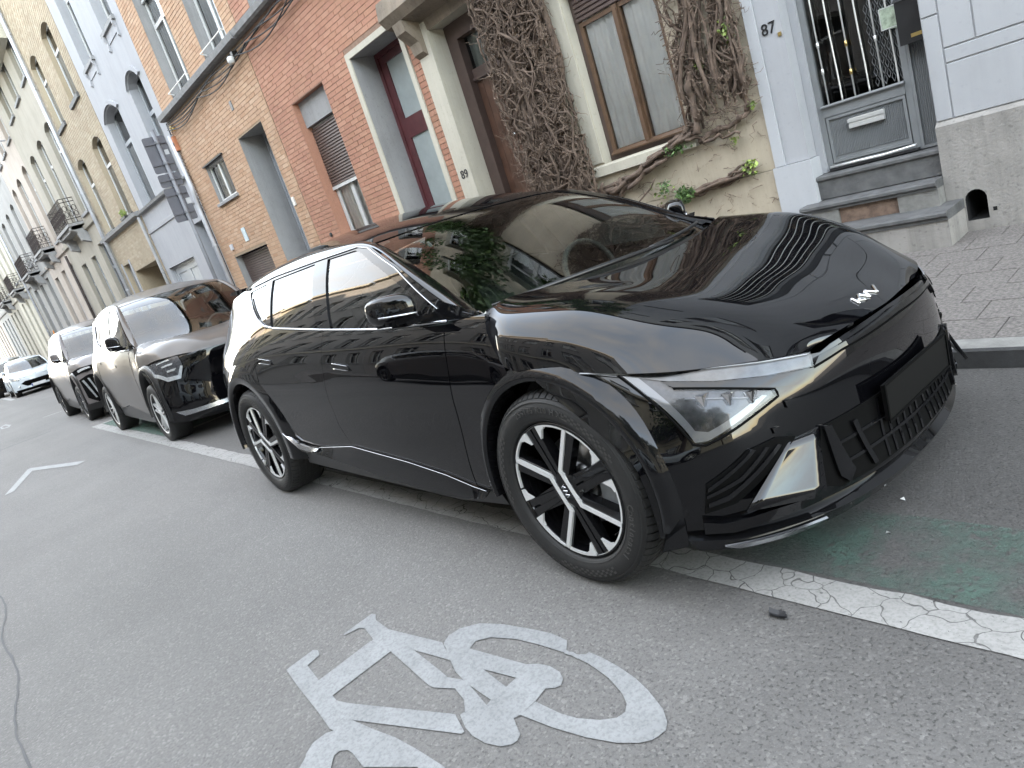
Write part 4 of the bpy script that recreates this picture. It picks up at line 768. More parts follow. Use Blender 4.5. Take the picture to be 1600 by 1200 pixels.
# right hand curtain of stems
for i in range(22): x=rv.uniform(-2.1,-1.5); stem(rv.uniform(-2.05,-1.5),rv.uniform(1.45,1.7),x,5.4,40,rv.uniform(.009,.019),.008,.15,.02,.09,None,(-2.15,-1.45),6)
for i in range(75): x=rv.uniform(-2.12,-1.48); z=rv.uniform(1.35,4.8); stem(x,z,x+rv.uniform(-.3,.3),z+rv.uniform(.3,1.1),16,rv.uniform(.006,.015),.004,.08,.02,.11,None,(-2.16,-1.44))
for i in range(900):
    x=rv.uniform(-2.15,-1.45); z=rv.uniform(1.3,5.0); a=rv.uniform(0,6.28); l=rv.uniform(.05,.2); stem(x,z,x+l*math.cos(a),z+l*math.sin(a),5,.0045,.0015,.03,.02,.12,gT,None,4)
for i in range(70):
    x=rv.uniform(-3.3,-1.5); z=rv.uniform(.6,1.25); a=rv.uniform(0,6.28); l=rv.uniform(.04,.18); stem(x,z,x+l*math.cos(a),z+l*math.sin(a),5,.0035,.001,.02,.015,.05,gT,None,4)
gS.make('stem','stem',vn,True,kind='stuff'); gT.make('twig','stem2',vn,False,kind='stuff')
leaves('leaf_cluster',[(-2.30,F-.13,.88,.11,.07,.09,190),(-2.52,F-.1,1.0,.10,.05,.06,40),(-2.28,F-.1,1.30,.18,.04,.05,60)],1,.023,'leaf',vn,5)
leaves('leaf_cluster',[(-1.62,F-.08,.96,.10,.05,.08,70),(-1.55,F-.08,2.1,.07,.05,.12,40),(-1.48,F-.07,1.47,.04,.03,.05,18),(-1.88,F-.07,1.92,.05,.03,.06,14),(-1.72,F-.06,1.22,.05,.03,.05,16),(-2.6,F-.08,.9,.2,.05,.2,25)],1,.022,'freshleaf',vn,6)
# leafy upper part (seen only in the car's glass)
up=[]
for i in range(90):
    x=rv.uniform(-5.55,-1.5); z=rv.uniform(5.0,11.8)
    if any(o['x0']-.1<x<o['x1']+.1 and o['z0']-.1<z<o['z1']+.1 for o in UP1): continue
    up.append((x,F-.25,z,.55,.22,.5,150))
leaves('ivy_foliage',up,1,.075,'leaf',vn,7)
# ---------------------------------------------------------------- the other side of the street
YO=-9.6
def opp(lab,x0,x1,wm,top,n,zs,m2='white_paint',fl=3):
    h=thing('town_house',lab,'house',((x0+x1)/2,YO,0)); g=G(); ops=[]; W=(x1-x0)/n
    for k in range(fl):
        z0=zs+k*3.5
        for i in range(n): ops.append((x0+W*i+W*.24,x0+W*(i+1)-W*.24,z0+(.9 if k else 1.0),z0+(2.9 if k else 2.9)))
    V2,T=cdt([[(x0,-.05),(x1,-.05),(x1,top),(x0,top)]],[[(a,c),(b,c),(b,d_),(a,d_)] for a,b,c,d_ in ops])
    mk('wall',[(a,YO,b) for a,b in V2],[t[::-1] for t in T],wm,h)
    g.box(x0,x1,YO-6,YO-.4,-.05,top-.1); g.make('house_body','slate',h)
    g=G(); s=G(); fr=G(); gl=G()
    for a,b,c,d_ in ops:
        g.add([(a,YO,c),(b,YO,c),(b,YO,d_),(a,YO,d_),(a,YO-.25,c),(b,YO-.25,c),(b,YO-.25,d_),(a,YO-.25,d_)],[(0,1,5,4),(1,2,6,5),(2,3,7,6),(3,0,4,7)])
    g.make('reveal',wm,h)
    for a,b,c,d_ in ops:
        f=G(); framebox(f,a,b,c,d_,YO-.25,.07,.06); f.box((a+b)/2-.04,(a+b)/2+.04,YO-.25,YO-.19,c+.07,d_-.07); f.box(a+.07,b-.07,YO-.245,YO-.185,c+(d_-c)*.68,c+(d_-c)*.68+.06); w_=f.make('window_frame',m2,h)
        mk('pane',[(a+.07,YO-.22,c+.07),(b-.07,YO-.22,c+.07),(b-.07,YO-.22,d_-.07),(a+.07,YO-.22,d_-.07)],[(3,2,1,0)],'glass',w_)
        if random.random()<.75: mk('curtain',[(a,YO-.34,c),(b,YO-.34,c),(b,YO-.34,c+(d_-c)*.7),(a,YO-.34,c+(d_-c)*.7)],[(3,2,1,0)],'curtain',h)
        s_=G(); s_.box(a-.12,b+.12,YO,YO+.09,c-.14,c-.02); s_.make('sill','ledge',h)
    g=G(); g.box(x0,x1,YO,YO+.35,top-.35,top); g.box(x0,x1,YO,YO+.12,3.9,4.15); g.make('cornice','beige',h)
random.seed(31)
XO=[(14.,24.,'facade_cream',9.5,4),(7.2,13.98,'facade_cream',9.0,3),(.6,7.18,'facade_cream',9.4,3),(-6.1,.58,'grey',11.6,3),(-12.6,-6.12,'facade_dark',12.6,3),(-19.2,-12.62,'facade_dark',12.3,3),(-26,-19.22,'grey',12.8,3),(-33,-26.02,'facade_dark',12.4,3),(-40,-33.02,'facade_cream',12.,3),(-48,-40.02,'facade_dark',12.4,3),(-56,-48.02,'facade_cream',11.8,3),(-66,-56.02,'facade_dark',12.2,3)]
for k,(a,b,mm,tp,n) in enumerate(XO): opp(['cream house','second cream house','third cream house','grey house','soot grey house','second soot grey house','second grey house','third soot grey house','fourth cream house','fourth soot grey house','fifth cream house','farthest soot grey house'][k]+' across the road, mirrored in the black car',a,b,mm,tp,n,.3,fl=3)
g=G(); g.box(-70,30,YO,-7.6,-.03,.09); g.make('far_pavement','pave',kind='structure')
def tree(name,label,x,y,z0,H,R,seed,n=5200):
    t=thing(name,label,'tree',(x,y,z0)); r=random.Random(seed); g=G(); g.tube([(x,y,z0-.1),(x+.05,y,z0+H*.2),(x-.05,y+.05,z0+H*.42),(x,y,z0+H*.6)],[.22,.17,.13,.08],10)
    cs=[]
    for i in range(14):
        a=r.uniform(0,6.28); zz=z0+H*r.uniform(.32,.55); e=(x+math.cos(a)*R*r.uniform(.4,.85),y+math.sin(a)*R*r.uniform(.4,.85),z0+H*r.uniform(.55,.92)); g.tube([(x,y,zz),((x+e[0])/2,(y+e[1])/2,(zz+e[2])/2+.3),e],[.08,.05,.02],6); cs.append((*e,R*.38,R*.38,R*.32,n//20))
    for i in range(6): cs.append((x+r.uniform(-.3,.3)*R,y+r.uniform(-.3,.3)*R,z0+H*r.uniform(.55,.95),R*.4,R*.4,R*.35,n//20))
    g.make('trunk','bark',t,True); leaves('crown',cs,1,.12,'treeleaf',t,seed)
tree('street_tree','leafy street tree on the far pavement, mirrored in the bonnet',6.2,-8.6,.09,9.0,2.8,4); tree('street_tree','taller leafy street tree further along the far pavement',13.5,-8.7,.09,10,3.1,5)
# ---------------------------------------------------------------- car body surfaces
class Sp:
    def __init__(s,t):
        s.t=np.array(t,float);n=len(s.t);A=np.zeros((n,n));B=np.zeros((n,n));h=np.diff(s.t);A[0,0]=A[-1,-1]=1
        for i in range(1,n-1):
            A[i,i-1]=h[i-1];A[i,i]=2*(h[i-1]+h[i]);A[i,i+1]=h[i]
            B[i,i-1]=6/h[i-1];B[i,i]=-6/h[i-1]-6/h[i];B[i,i+1]=6/h[i]
        s.M=np.linalg.solve(A,B);s.h=h;s.n=n
    def w(s,x):
        x=np.atleast_1d(np.asarray(x,float));xc=np.clip(x,s.t[0],s.t[-1])
        i=np.clip(np.searchsorted(s.t,xc,side='right')-1,0,s.n-2);h=s.h[i];a=(s.t[i+1]-xc)/h;b=1-a
        W=np.zeros((len(x),s.n));r=np.arange(len(x));W[r,i]+=a;W[r,i+1]+=b
        W+=((a**3-a)*h*h/6)[:,None]*s.M[i]+((b**3-b)*h*h/6)[:,None]*s.M[i+1]
        # linear extrapolation
        d=x-xc
        if np.any(d!=0):
            D=np.zeros((len(x),s.n));D[r,i]-=1/h;D[r,i+1]+=1/h
            D+=((1-3*a*a)*h/6)[:,None]*s.M[i]+((3*b*b-1)*h/6)[:,None]*s.M[i+1]
            W+=d[:,None]*D
        return W
class Net:
    # tu, tv knots; P (nu,nv,k)
    def __init__(s,tu,tv,P): s.su=Sp(tu);s.sv=Sp(tv);s.P=np.array(P,float)
    def __call__(s,u,v):
        return np.einsum('ai,aj,ijk->ak',s.su.w(u),s.sv.w(v),s.P)
def tab(us,vs,T):
    "height field table T[v][u] -> callable h(u,v)"
    n=Net(us,vs,np.array(T,float).T[:,:,None])
    return lambda u,v:n(u,v)[:,0]
SX=[-3.75,-3.4,-2.9,-2.4,-1.7,-1.0,-.4,0,.45]
SZ=[.2,.3,.42,.6,.74,.82,.9,.97,1.03,1.1,1.2,1.38]
ST=[[.78,.84,.89,.90,.90,.90,.90,.89,.80],
[.80,.87,.92,.92,.918,.918,.918,.91,.83],
[.81,.885,.935,.934,.930,.930,.928,.925,.85],
[.81,.89,.945,.94,.935,.93,.93,.935,.86],
[.80,.89,.95,.945,.937,.935,.93,.93,.85],
[.78,.88,.945,.938,.93,.93,.922,.92,.83],
[.75,.86,.93,.928,.922,.920,.912,.90,.80],
[.71,.83,.907,.912,.906,.903,.892,.87,.76],
[.67,.79,.878,.888,.884,.878,.862,.83,.70],
[.63,.75,.840,.855,.850,.842,.815,.77,.64],
[.59,.70,.785,.802,.80,.79,.76,.70,.55],
[.55,.63,.675,.69,.69,.68,.64,.60,.45]]
_s=tab(SX,SZ,ST)
def side(x,z):
    x=np.atleast_1d(x).astype(float);z=np.atleast_1d(z).astype(float)
    h=_s(x,z);zc=.698+(-x-.403)*.0425
    h=h-np.maximum(0,zc-z)*.045
    return np.stack([x,h,z],1)
# fascia: x as function of (h,z)
FH=[0,.2,.4,.55,.7,.8,.87,.92,.95]
FZ=[.16,.24,.32,.42,.55,.66,.74,.82]
FT=[[.76,.75,.715,.67,.59,.52,.46,.41,.38],
[.83,.82,.785,.735,.655,.575,.50,.44,.40],
[.825,.815,.785,.74,.665,.59,.51,.44,.40],
[.815,.805,.775,.735,.665,.59,.51,.44,.39],
[.808,.798,.768,.722,.645,.57,.48,.40,.33],
[.795,.785,.748,.692,.60,.50,.39,.28,.18],
[.752,.747,.703,.632,.522,.412,.30,.18,.08],
[.68,.675,.62,.54,.43,.32,.20,.08,-.03]]
_f=tab([-a for a in FH[:0:-1]]+FH,FZ,[r[:0:-1]+r for r in FT])
def fascia(h,z):
    h=np.atleast_1d(h).astype(float);z=np.atleast_1d(z).astype(float)
    return np.stack([_f(h,z),h,z],1)
# hood: rows front->back, cols edge->centre (half) ; mirrored
HR=[ # c0(edge) c1 c2(crest) c3 c4 c5(centre)
 [(.700,.42,.680),(.712,.37,.690),(.730,.29,.697),(.745,.20,.701),(.758,.10,.703),(.765,0,.703)],
 [(.660,.58,.712),(.640,.53,.745),(.640,.43,.765),(.650,.30,.765),(.665,.15,.762),(.670,0,.762)],
 [(.530,.72,.735),(.500,.66,.800),(.500,.55,.845),(.525,.38,.838),(.545,.19,.822),(.550,0,.820)],
 [(.385,.84,.765),(.350,.77,.860),(.350,.62,.915),(.385,.42,.900),(.410,.21,.880),(.415,0,.876)],
 [(.150,.905,.798),(.150,.845,.915),(.160,.68,.982),(.205,.46,.958),(.235,.23,.936),(.240,0,.930)],
 [(.000,.927,.820),(.000,.870,.945),(.010,.70,1.012),(.070,.47,.985),(.110,.24,.964),(.120,0,.958)],
 [(-.150,.927,.838),(-.150,.880,.965),(-.130,.72,1.025),(-.050,.48,1.003),(-.010,.24,.985),(0,0,.980)],
 [(-.270,.84,1.022),(-.270,.80,1.030),(-.250,.70,1.040),(-.180,.48,1.022),(-.130,.24,1.004),(-.110,0,.998)]]
HR[6][0]=(-.15,.927,.838);
def mir(R): return [[(x,h,z) for x,h,z in r]+[(x,-h,z) for x,h,z in r[-2::-1]] for r in R]
HU=[0,1,2,3,4,5,6,7]; HV=[-5,-4,-3,-2,-1,0,1,2,3,4,5]
hood=Net(HU,HV,mir(HR))
# top: windshield + roof, rows centre (x,z), edge (x,h,z)
TC=[(-.15,.995),(-.42,1.135),(-.72,1.285),(-1.02,1.405),(-1.40,1.488),(-1.8,1.522),(-2.2,1.518),(-2.6,1.492),(-3.0,1.445),(-3.4,1.385)]
TE=[(-.36,.785,.992),(-.60,.748,1.12),(-.88,.705,1.262),(-1.20,.65,1.385),(-1.50,.64,1.432),(-1.88,.635,1.448),(-2.25,.63,1.442),(-2.62,.62,1.422),(-3.0,.60,1.39),(-3.25,.56,1.365)]
def toprow(c,e):
    out=[]
    for s in (0,.35,.7,1.0):
        k=1-(1-s**2.2)  # edge blend
        x=c[0]+(e[0]-c[0])*s**2.2; z=c[1]+(e[2]-c[1])*s**2.4; out.append((x,e[1]*s,z))
    return [(x,h,z) for x,h,z in out[::-1]]
top=Net(list(range(10)),[-3,-2,-1,0,1,2,3],mir([toprow(c,e) for c,e in zip(TC,TE)]))
# fix v mapping: v=-3..3 ; v=-3 is near edge(h+)
GX=[-3.3,-2.9,-2.4,-1.7,-1.2,-.8,-.4]
GZ=[1.0,1.1,1.2,1.3,1.4]
GT=[[.80,.848,.878,.880,.876,.868,.845],
[.765,.815,.848,.852,.848,.840,.815],
[.725,.772,.805,.812,.808,.800,.775],
[.68,.722,.752,.760,.756,.748,.725],
[.63,.662,.686,.693,.690,.682,.66]]
_g=tab(GX,GZ,GT)
def glass(x,z):
    x=np.atleast_1d(x).astype(float);z=np.atleast_1d(z).astype(float)
    return np.stack([x,_g(x,z),z],1)

PE=[(-.33,.845,1.012),(-.55,.825,1.078),(-.83,.780,1.232),(-1.17,.700,1.375),(-1.50,.693,1.397),(-1.88,.690,1.396),(-2.25,.686,1.391),(-2.60,.680,1.379),(-2.95,.660,1.352),(-3.22,.615,1.32)]
def _pil():
    R=[]
    for a,b in zip(TE,PE):
        m=tuple((a[i]+b[i])/2 for i in range(3)); R.append([a,(m[0]+.002,m[1]+.006,m[2]+.006),b])
    return R
pillar=Net(list(range(10)),[0,1,2],_pil())
RZ=[.2,.4,.6,.8,.95,1.1,1.25,1.37]; RHH=[0,.3,.6,.75,.85,.95]
RT=[[-3.70,-3.68,-3.62,-3.54,-3.44,-3.30],[-3.80,-3.78,-3.71,-3.62,-3.50,-3.34],[-3.84,-3.82,-3.75,-3.65,-3.52,-3.34],[-3.84,-3.82,-3.74,-3.62,-3.46,-3.2],[-3.80,-3.78,-3.69,-3.54,-3.3,-3.0],[-3.68,-3.66,-3.55,-3.33,-3.0,-2.7],[-3.52,-3.50,-3.40,-3.1,-2.8,-2.5],[-3.37,-3.35,-3.26,-2.95,-2.7,-2.4]]
_r=tab([-a for a in RHH[:0:-1]]+RHH,RZ,[r[:0:-1]+r for r in RT])
def rear(h,z):
    h=np.atleast_1d(h).astype(float);z=np.atleast_1d(z).astype(float)
    return np.stack([_r(h,z),h,z],1)
# ---------------------------------------------------------------- car builder
def sclip(P,ax,val,gt):
    out=[];n=len(P)
    for i in range(n):
        a,b=P[i],P[(i+1)%n]; ia=(a[ax]>=val) if gt else (a[ax]<=val); ib=(b[ax]>=val) if gt else (b[ax]<=val)
        if ia: out.append(a)
        if ia!=ib:
            t=(val-a[ax])/(b[ax]-a[ax]); q=[a[0]+(b[0]-a[0])*t,a[1]+(b[1]-a[1])*t]; q[ax]=val; out.append(tuple(q))
    return out
def evalsurf(surf,W,u,v):
    X=surf(u,v)
    if W is not None: X=W(X)
    return X
REF=np.array([0,0,.55])
def evaln(surf,W,u,v):
    e=2e-4; X=evalsurf(surf,W,u,v); A=evalsurf(surf,W,u+e,v)-evalsurf(surf,W,u-e,v); B=evalsurf(surf,W,u,v+e)-evalsurf(surf,W,u,v-e)
    n=np.cross(A,B); l=np.linalg.norm(n,axis=1)[:,None]; n=n/np.where(l<1e-12,1,l)
    c=np.stack([np.clip(X[:,0],-2.9,0.),np.zeros(len(X)),np.full(len(X),.55)],1)
    s=np.sign(((X-c)*n).sum(1)); s[s==0]=1; 
    return X,n*s[:,None]
def patch(surf,poly,du,dv,off=0.,thick=.012,W=None,side=-1,gap=0.,grid=None):
    "cut the region poly of a parametric surface, lifted by off, with a turned-in rim; side -1 near, +1 mirrored"
    if gap:
        a=sum(poly[i][0]*poly[(i+1)%len(poly)][1]-poly[(i+1)%len(poly)][0]*poly[i][1] for i in range(len(poly))); sg=1 if a>0 else -1; Q=[]
        n=len(poly)
        for i in range(n):
            p,q,r=np.array(poly[i-1]),np.array(poly[i]),np.array(poly[(i+1)%n]); d1=(q-p)/max(1e-9,np.linalg.norm(q-p)); d2=(r-q)/max(1e-9,np.linalg.norm(r-q)); n1=np.array([-d1[1],d1[0]])*sg; n2=np.array([-d2[1],d2[0]])*sg; b=n1+n2; b=b/max(.5,(b@b)/1.0)*1.0
            Q.append(tuple(q+b*gap*1.0))
        poly=Q
    us=[p[0] for p in poly]; vs=[p[1] for p in poly]; u0,u1,v0,v1=min(us),max(us),min(vs),max(vs); nu=max(1,int(round((u1-u0)/du))); nv=max(1,int(round((v1-v0)/dv)))
    key={};U=[];Fc=[]
    def idx(p):
        k=(round(p[0],6),round(p[1],6))
        if k not in key: key[k]=len(U); U.append(k)
        return key[k]
    for i in range(nu):
        a,b=u0+(u1-u0)*i/nu,u0+(u1-u0)*(i+1)/nu; P=sclip(sclip(poly,0,a,True),0,b,False)
        if len(P)<3: continue
        for j in range(nv):
            c,d_=v0+(v1-v0)*j/nv,v0+(v1-v0)*(j+1)/nv; Q=sclip(sclip(P,1,c,True),1,d_,False)
            if len(Q)<3: continue
            f=[];
            for p in Q:
                k=idx(p)
                if not f or (k!=f[-1]): f.append(k)
            if len(f)>1 and f[0]==f[-1]: f.pop()
            if len(f)<3: continue
            ar=sum(U[f[q]][0]*U[f[(q+1)%len(f)]][1]-U[f[(q+1)%len(f)]][0]*U[f[q]][1] for q in range(len(f)))
            if abs(ar)<1e-9: continue
            Fc.append(tuple(f))
    if not U: return None
    U=np.array(U); X,Nn=evaln(surf,W,U[:,0],U[:,1]); V=X+Nn*off
    # orientation
    f=Fc[len(Fc)//2]; a,b,c=V[f[0]],V[f[1]],V[f[2]]
    cnt=0
    for f in Fc[::max(1,len(Fc)//30)]:
        fn=np.cross(V[f[1]]-V[f[0]],V[f[2]]-V[f[0]]); cnt+=np.sign(fn@Nn[f[0]])
    if cnt<0: Fc=[f[::-1] for f in Fc]
    nor=Nn.copy()
    if thick:
        B=[]
        for i in range(len(poly)):
            p,q=np.array(poly[i]),np.array(poly[(i+1)%len(poly)]); k=max(1,int(math.ceil(max(abs(q[0]-p[0])/du,abs(q[1]-p[1])/dv))))
            for t in range(k): B.append(p+(q-p)*t/k)
        B=np.array(B); XB,NB=evaln(surf,W,B[:,0],B[:,1]); k=len(V); m_=len(B); Tn=XB+NB*off; Bt=XB+NB*(off-thick); V=np.vstack([V,Tn,Bt])
        tang=np.roll(Tn,-1,0)-np.roll(Tn,1,0); rn=np.cross(tang,NB); ctr=Tn.mean(0); s=np.sign(((Tn-ctr)*rn).sum()); rn=rn*s; rn/=np.maximum(1e-9,np.linalg.norm(rn,axis=1))[:,None]; nor=np.vstack([nor,rn,rn])
        rf=[(k+i,k+(i+1)%m_,k+m_+(i+1)%m_,k+m_+i) for i in range(m_)]
        fn=np.cross(V[rf[0][1]]-V[rf[0][0]],V[rf[0][3]]-V[rf[0][0]])
        if fn@rn[0]<0: rf=[q[::-1] for q in rf]
        Fc=Fc+rf
    # car frame: Y=-h is the near side
    V=V.copy(); nor=nor.copy(); 
    if side==-1: V[:,1]*=-1; nor[:,1]*=-1; Fc=[f[::-1] for f in Fc]
    return V,Fc,nor
def pmk(name,surf,poly,m,parent,du=.04,dv=.04,off=0.,thick=.012,W=None,sides=(-1,1),gap=0.,label=None,nm=None):
    out=[]
    for s in sides:
        r=patch(surf,poly,du,dv,off,thick,W,s,gap)
        if r is None: continue
        out.append(mk(name,r[0],r[1],m,parent,True,normals=r[2],label=label))
    return out
def ribbon(name,surf,A,B,m,parent,off=.01,thick=.015,W=None,sides=(-1,1),n=40,k=4,offb=None):
    "band between two lines on a surface, with depth"
    def rs(P):
        P=np.array(P,float); d=np.r_[0,np.cumsum(np.linalg.norm(np.diff(P,axis=0),axis=1))]; t_=np.linspace(0,d[-1],n); return np.stack([np.interp(t_,d,P[:,0]),np.interp(t_,d,P[:,1])],1)
    A=rs(A);B=rs(B); offb=off if offb is None else offb; rows=[]; nr=[]
    for j in range(k+1):
        b=j/k; q=A*(1-b)+B*b; X,Nn=evaln(surf,W,q[:,0],q[:,1]); rows.append(X+Nn*(off*(1-b)+offb*b)); nr.append(Nn)
    rows=[rows[0]-nr[0]*thick]+rows+[rows[-1]-nr[-1]*thick]; K=len(rows)
    for s in sides:
        V=np.concatenate(rows).copy(); V[:,1]*=s
        Fc=[(j*n+i,j*n+i+1,(j+1)*n+i+1,(j+1)*n+i) for j in range(K-1) for i in range(n-1)]+[tuple(j*n for j in range(K)),tuple(j*n+n-1 for j in range(K))]
        o=mk(name,V,Fc,m,parent,True); o.data.polygons[-1].use_smooth=False; o.data.polygons[-2].use_smooth=False
        bm=bmesh.new(); bm.from_mesh(o.data); bmesh.ops.recalc_face_normals(bm,faces=bm.faces); bm.to_mesh(o.data); bm.free()
        md=o.modifiers.new('e','EDGE_SPLIT'); md.split_angle=math.radians(40)
def arc(cx,cz,r,a0,a1,n=14): return [(cx+r*math.cos(math.radians(a0+(a1-a0)*i/n)),cz+r*math.sin(math.radians(a0+(a1-a0)*i/n))) for i in range(n+1)]
def lineu(pts,surf,W,r,name,m,parent,off=.004,sides=(-1,1),n=40,flat=None):
    P=np.array(pts,float); d=np.r_[0,np.cumsum(np.linalg.norm(np.diff(P,axis=0),axis=1))]; t=np.linspace(0,d[-1],n); Q=np.stack([np.interp(t,d,P[:,0]),np.interp(t,d,P[:,1])],1); X,Nn=evaln(surf,W,Q[:,0],Q[:,1]); X=X+Nn*off
    for s in sides:
        Y=X.copy(); Y[:,1]*=s; g=G(); g.tube(Y.tolist(),r,6); g.make(name,m,parent,True)
# ------------------------------ wheels
def wheel_hero(root):
    "20 inch wheel, outboard side towards -Y, centre at the origin"

    g=G(); pr=[(.262,.004),(.266,-.006),(.272,-.012),(.290,-.020),(.315,-.0225),(.335,-.018),(.350,-.006),(.359,.008),(.3635,.022)]
    x=.03
    for k in range(4): pr+=[(.3665,.036+.046*k),(.3675,.036+.046*k+.034),(.359,.036+.046*k+.0355),(.359,.036+.046*k+.0445)]
    pr+=[(.3665,.218),(.360,.228),(.345,.238),(.310,.245),(.27,.240),(.262,.235)]; g.lathe(pr,(0,0,0),'y',96); tyre=g.make('wheel','rubber',root,True)
    parts=[]
    def sub(g,n,m,sm=False,**k): o=g.make(n,m,tyre,sm,**k); parts.append(o); return o
    g=G(); nb=70
    for i in range(nb):
        a=2*math.pi*i/nb; w=2*math.pi/nb*.40; V=[]
        for (r,y) in ((.352,-.0075),(.3625,.008),(.3668,.022),(.3690,.035)):
            for s in (-1,1):
                for dr in (-.003,.0018): V.append(((r+dr)*math.cos(a+s*w+.0),y,(r+dr)*math.sin(a+s*w)))
        Fx=[]
        for q in range(3):
            b=q*4; Fx+=[(b+1,b+5,b+7,b+3),(b,b+4,b+5,b+1),(b+2,b+3,b+7,b+6)]
        Fx+=[(0,1,3,2),(12,14,15,13)]; g.add(V,Fx)
    sub(g,'tread_block','rubber',kind='stuff')
    g=G(); nb=88
    for i in range(nb):
        a=2*math.pi*i/nb
        for k in range(3):
            y=.040+.046*k; w=2*math.pi/nb*.42; V=[]
            for yy in (y-.002,y+.034):
                for s in (-1,1):
                    for r in (.362,.3695): V.append((r*math.cos(a+s*w+.01*k+(yy-y)*.5),yy,r*math.sin(a+s*w+.01*k+(yy-y)*.5)))
            g.add(V,[(1,5,7,3),(0,4,5,1),(2,3,7,6),(0,1,3,2),(4,6,7,5)])
    sub(g,'tread_block','rubber',kind='stuff')
    g=G(); g.lathe([(.338,-.0185),(.341,-.0200),(.344,-.0165)],(0,0,0),'y',96); g.lathe([(.274,-.0135),(.2765,-.0165),(.279,-.0165)],(0,0,0),'y',96); sub(g,'sidewall_rib','rubber',True)
    def ring_text(s,r,ac,size,m,inward=False,flip=False):
        tot=sum(.62*size if c!=' ' else .45*size for c in s); a=ac+tot/r/2
        for c in s:
            w=.62*size if c!=' ' else .45*size; am=a-w/r/2; a-=w/r
            if c==' ': continue
            o=text(c,size,(0,0,0),(0,0,0),m,'sidewall_letter',tyre,.0012)
            M4=Matrix.Translation((r*math.cos(am),-.0232,r*math.sin(am)))@Matrix.Rotation(math.pi/2-am,4,'Y')@Matrix.Rotation(math.pi/2,4,'X')
            o.matrix_local=M4@Matrix.Translation((0,-size*.35,0)); parts.append(o)
    M.setdefault('letter',plain('tyre_lettering',(.055,.053,.05),.5)); ring_text('255/45 R20 H XL',.314,math.radians(92),.030,'letter'); ring_text('Continental',.308,math.radians(-22),.034,'letter')
    # checkered band on the sidewall
    g=G()
    for sec in ((-110,-58),(142,196),(28,72)):
        k=0
        for a in np.arange(sec[0],sec[1],2.6):
            for j,r in enumerate((.300,.309,.318)):
                if (k+j)%2: 
                    a0=math.radians(a); w=math.radians(1.2); g.add([(r*math.cos(a0-w),-.0236,r*math.sin(a0-w)),((r+.008)*math.cos(a0-w),-.0236,(r+.008)*math.sin(a0-w)),((r+.008)*math.cos(a0+w),-.0236,(r+.008)*math.sin(a0+w)),(r*math.cos(a0+w),-.0236,r*math.sin(a0+w))],[(0,1,2,3)])
            k+=1
    sub(g,'sidewall_pattern','letter')
    g=G(); g.lathe([(.262,-.002),(.257,-.008),(.2515,-.006),(.247,.010),(.235,.05),(.225,.10),(.228,.20),(.258,.232)],(0,0,0),'y',72); sub(g,'rim','gloss_black',True)
    g=G(); g.lathe([(.17,.115),(.170,.095),(.02,.095)],(0,0,0),'y',48); g.lathe([(.17,.095),(.172,.125),(.02,.125)],(0,0,0),'y',48); g.lathe([(.085,.095),(.085,.06),(.02,.055)],(0,0,0),'y',32); sub(g,'brake_disc','disc',True)
    g=G(); g.lathe([(.12,.05),(.195,.05),(.200,.07),(.200,.14),(.12,.14),(.12,.05)],(0,0,0),'y',16,math.radians(-22),math.radians(38)); sub(g,'brake_caliper','lightgrey',True)
    g=G(); g.lathe([(.24,.235),(.0,.235)],(0,0,0),'y',40); sub(g,'hub_back','cavity')
    P=lambda r,a:(r*math.cos(math.radians(a)),r*math.sin(math.radians(a)))
    def rot2(pl,a): c,s=math.cos(math.radians(a)),math.sin(math.radians(a)); return [(x*c-y*s,x*s+y*c) for x,y in pl]
    for k,a in enumerate((25,114,205,294)):
        for s in (-1,1):
            g=G(); g.extr(rot2([(.055,.0035*s),(.250,.0045*s),(.250,.033*s),(.242,.034*s),(.06,.021*s)],a),.000 if True else 0,.034); g.extr(rot2([(.055,.022*s),(.19,.032*s),(.055,.038*s)],a),.010,.036); sub(g,'spoke','gloss_black')
        g=G(); g.extr(rot2([(.05,-.01),(.252,-.01),(.252,.01),(.05,.01)],a),.018,.04); sub(g,'spoke_web','gloss_black')
        for s in (-1,1):
            g=G(); g.extr([P(.2525,a+8.5*s),P(.2525,a+13*s),P(.2525,a+19*s),P(.240,a+18.5*s),P(.233,a+15*s),P(.202,a+9.5*s)],-.0065,.004); sub(g,'machined_pad','alloy')
    for k,(ao,ai) in enumerate(((72,90),(-23,-38),(252,270),(157,142))):
        o=np.array(P(.2505,ao)); i_=np.array(P(.078,ai)); d_=(o-i_)/np.linalg.norm(o-i_); nrm=np.array([-d_[1],d_[0]]); s=1 if k%2==0 else -1
        w=.0078; q=[i_-nrm*w,o-nrm*w,o+nrm*w,i_+nrm*w]; g=G(); g.extr([tuple(x) for x in q],-.0065,.006); sub(g,'spoke_inlay','alloy')
        q=[i_+nrm*w*1.1*s*-1,o+nrm*w*1.1*s*-1,o-nrm*s*.044,i_-nrm*s*.036]; g=G(); g.extr([tuple(x) for x in q],-.001,.036); sub(g,'spoke','gloss_black')
        q=[i_+nrm*w*s,o+nrm*w*s,o+nrm*s*.016,i_+nrm*s*.016]; g=G(); g.extr([tuple(x) for x in q],.004,.034); sub(g,'spoke_edge','gloss_black')
        # arcs of bare metal along the rim
    for a0,a1 in ((133,155.5),(160,184),(44,69.5),(74.5,95),(223,249.5),(254.5,275),(313,335),(340,366)):
        n=9; pl=[P(.2525,a0+(a1-a0)*i/n) for i in range(n+1)]+[P(.2455,a1-(a1-a0)*i/n) for i in range(n+1)]; g=G(); g.extr(pl,-.0065,.003); sub(g,'rim_inlay','alloy')
    g=G(); g.lathe([(.0,-.003),(.05,-.003),(.066,.0),(.075,.006),(.080,.03)],(0,0,0),'y',10); sub(g,'hub_cap','gloss_black')
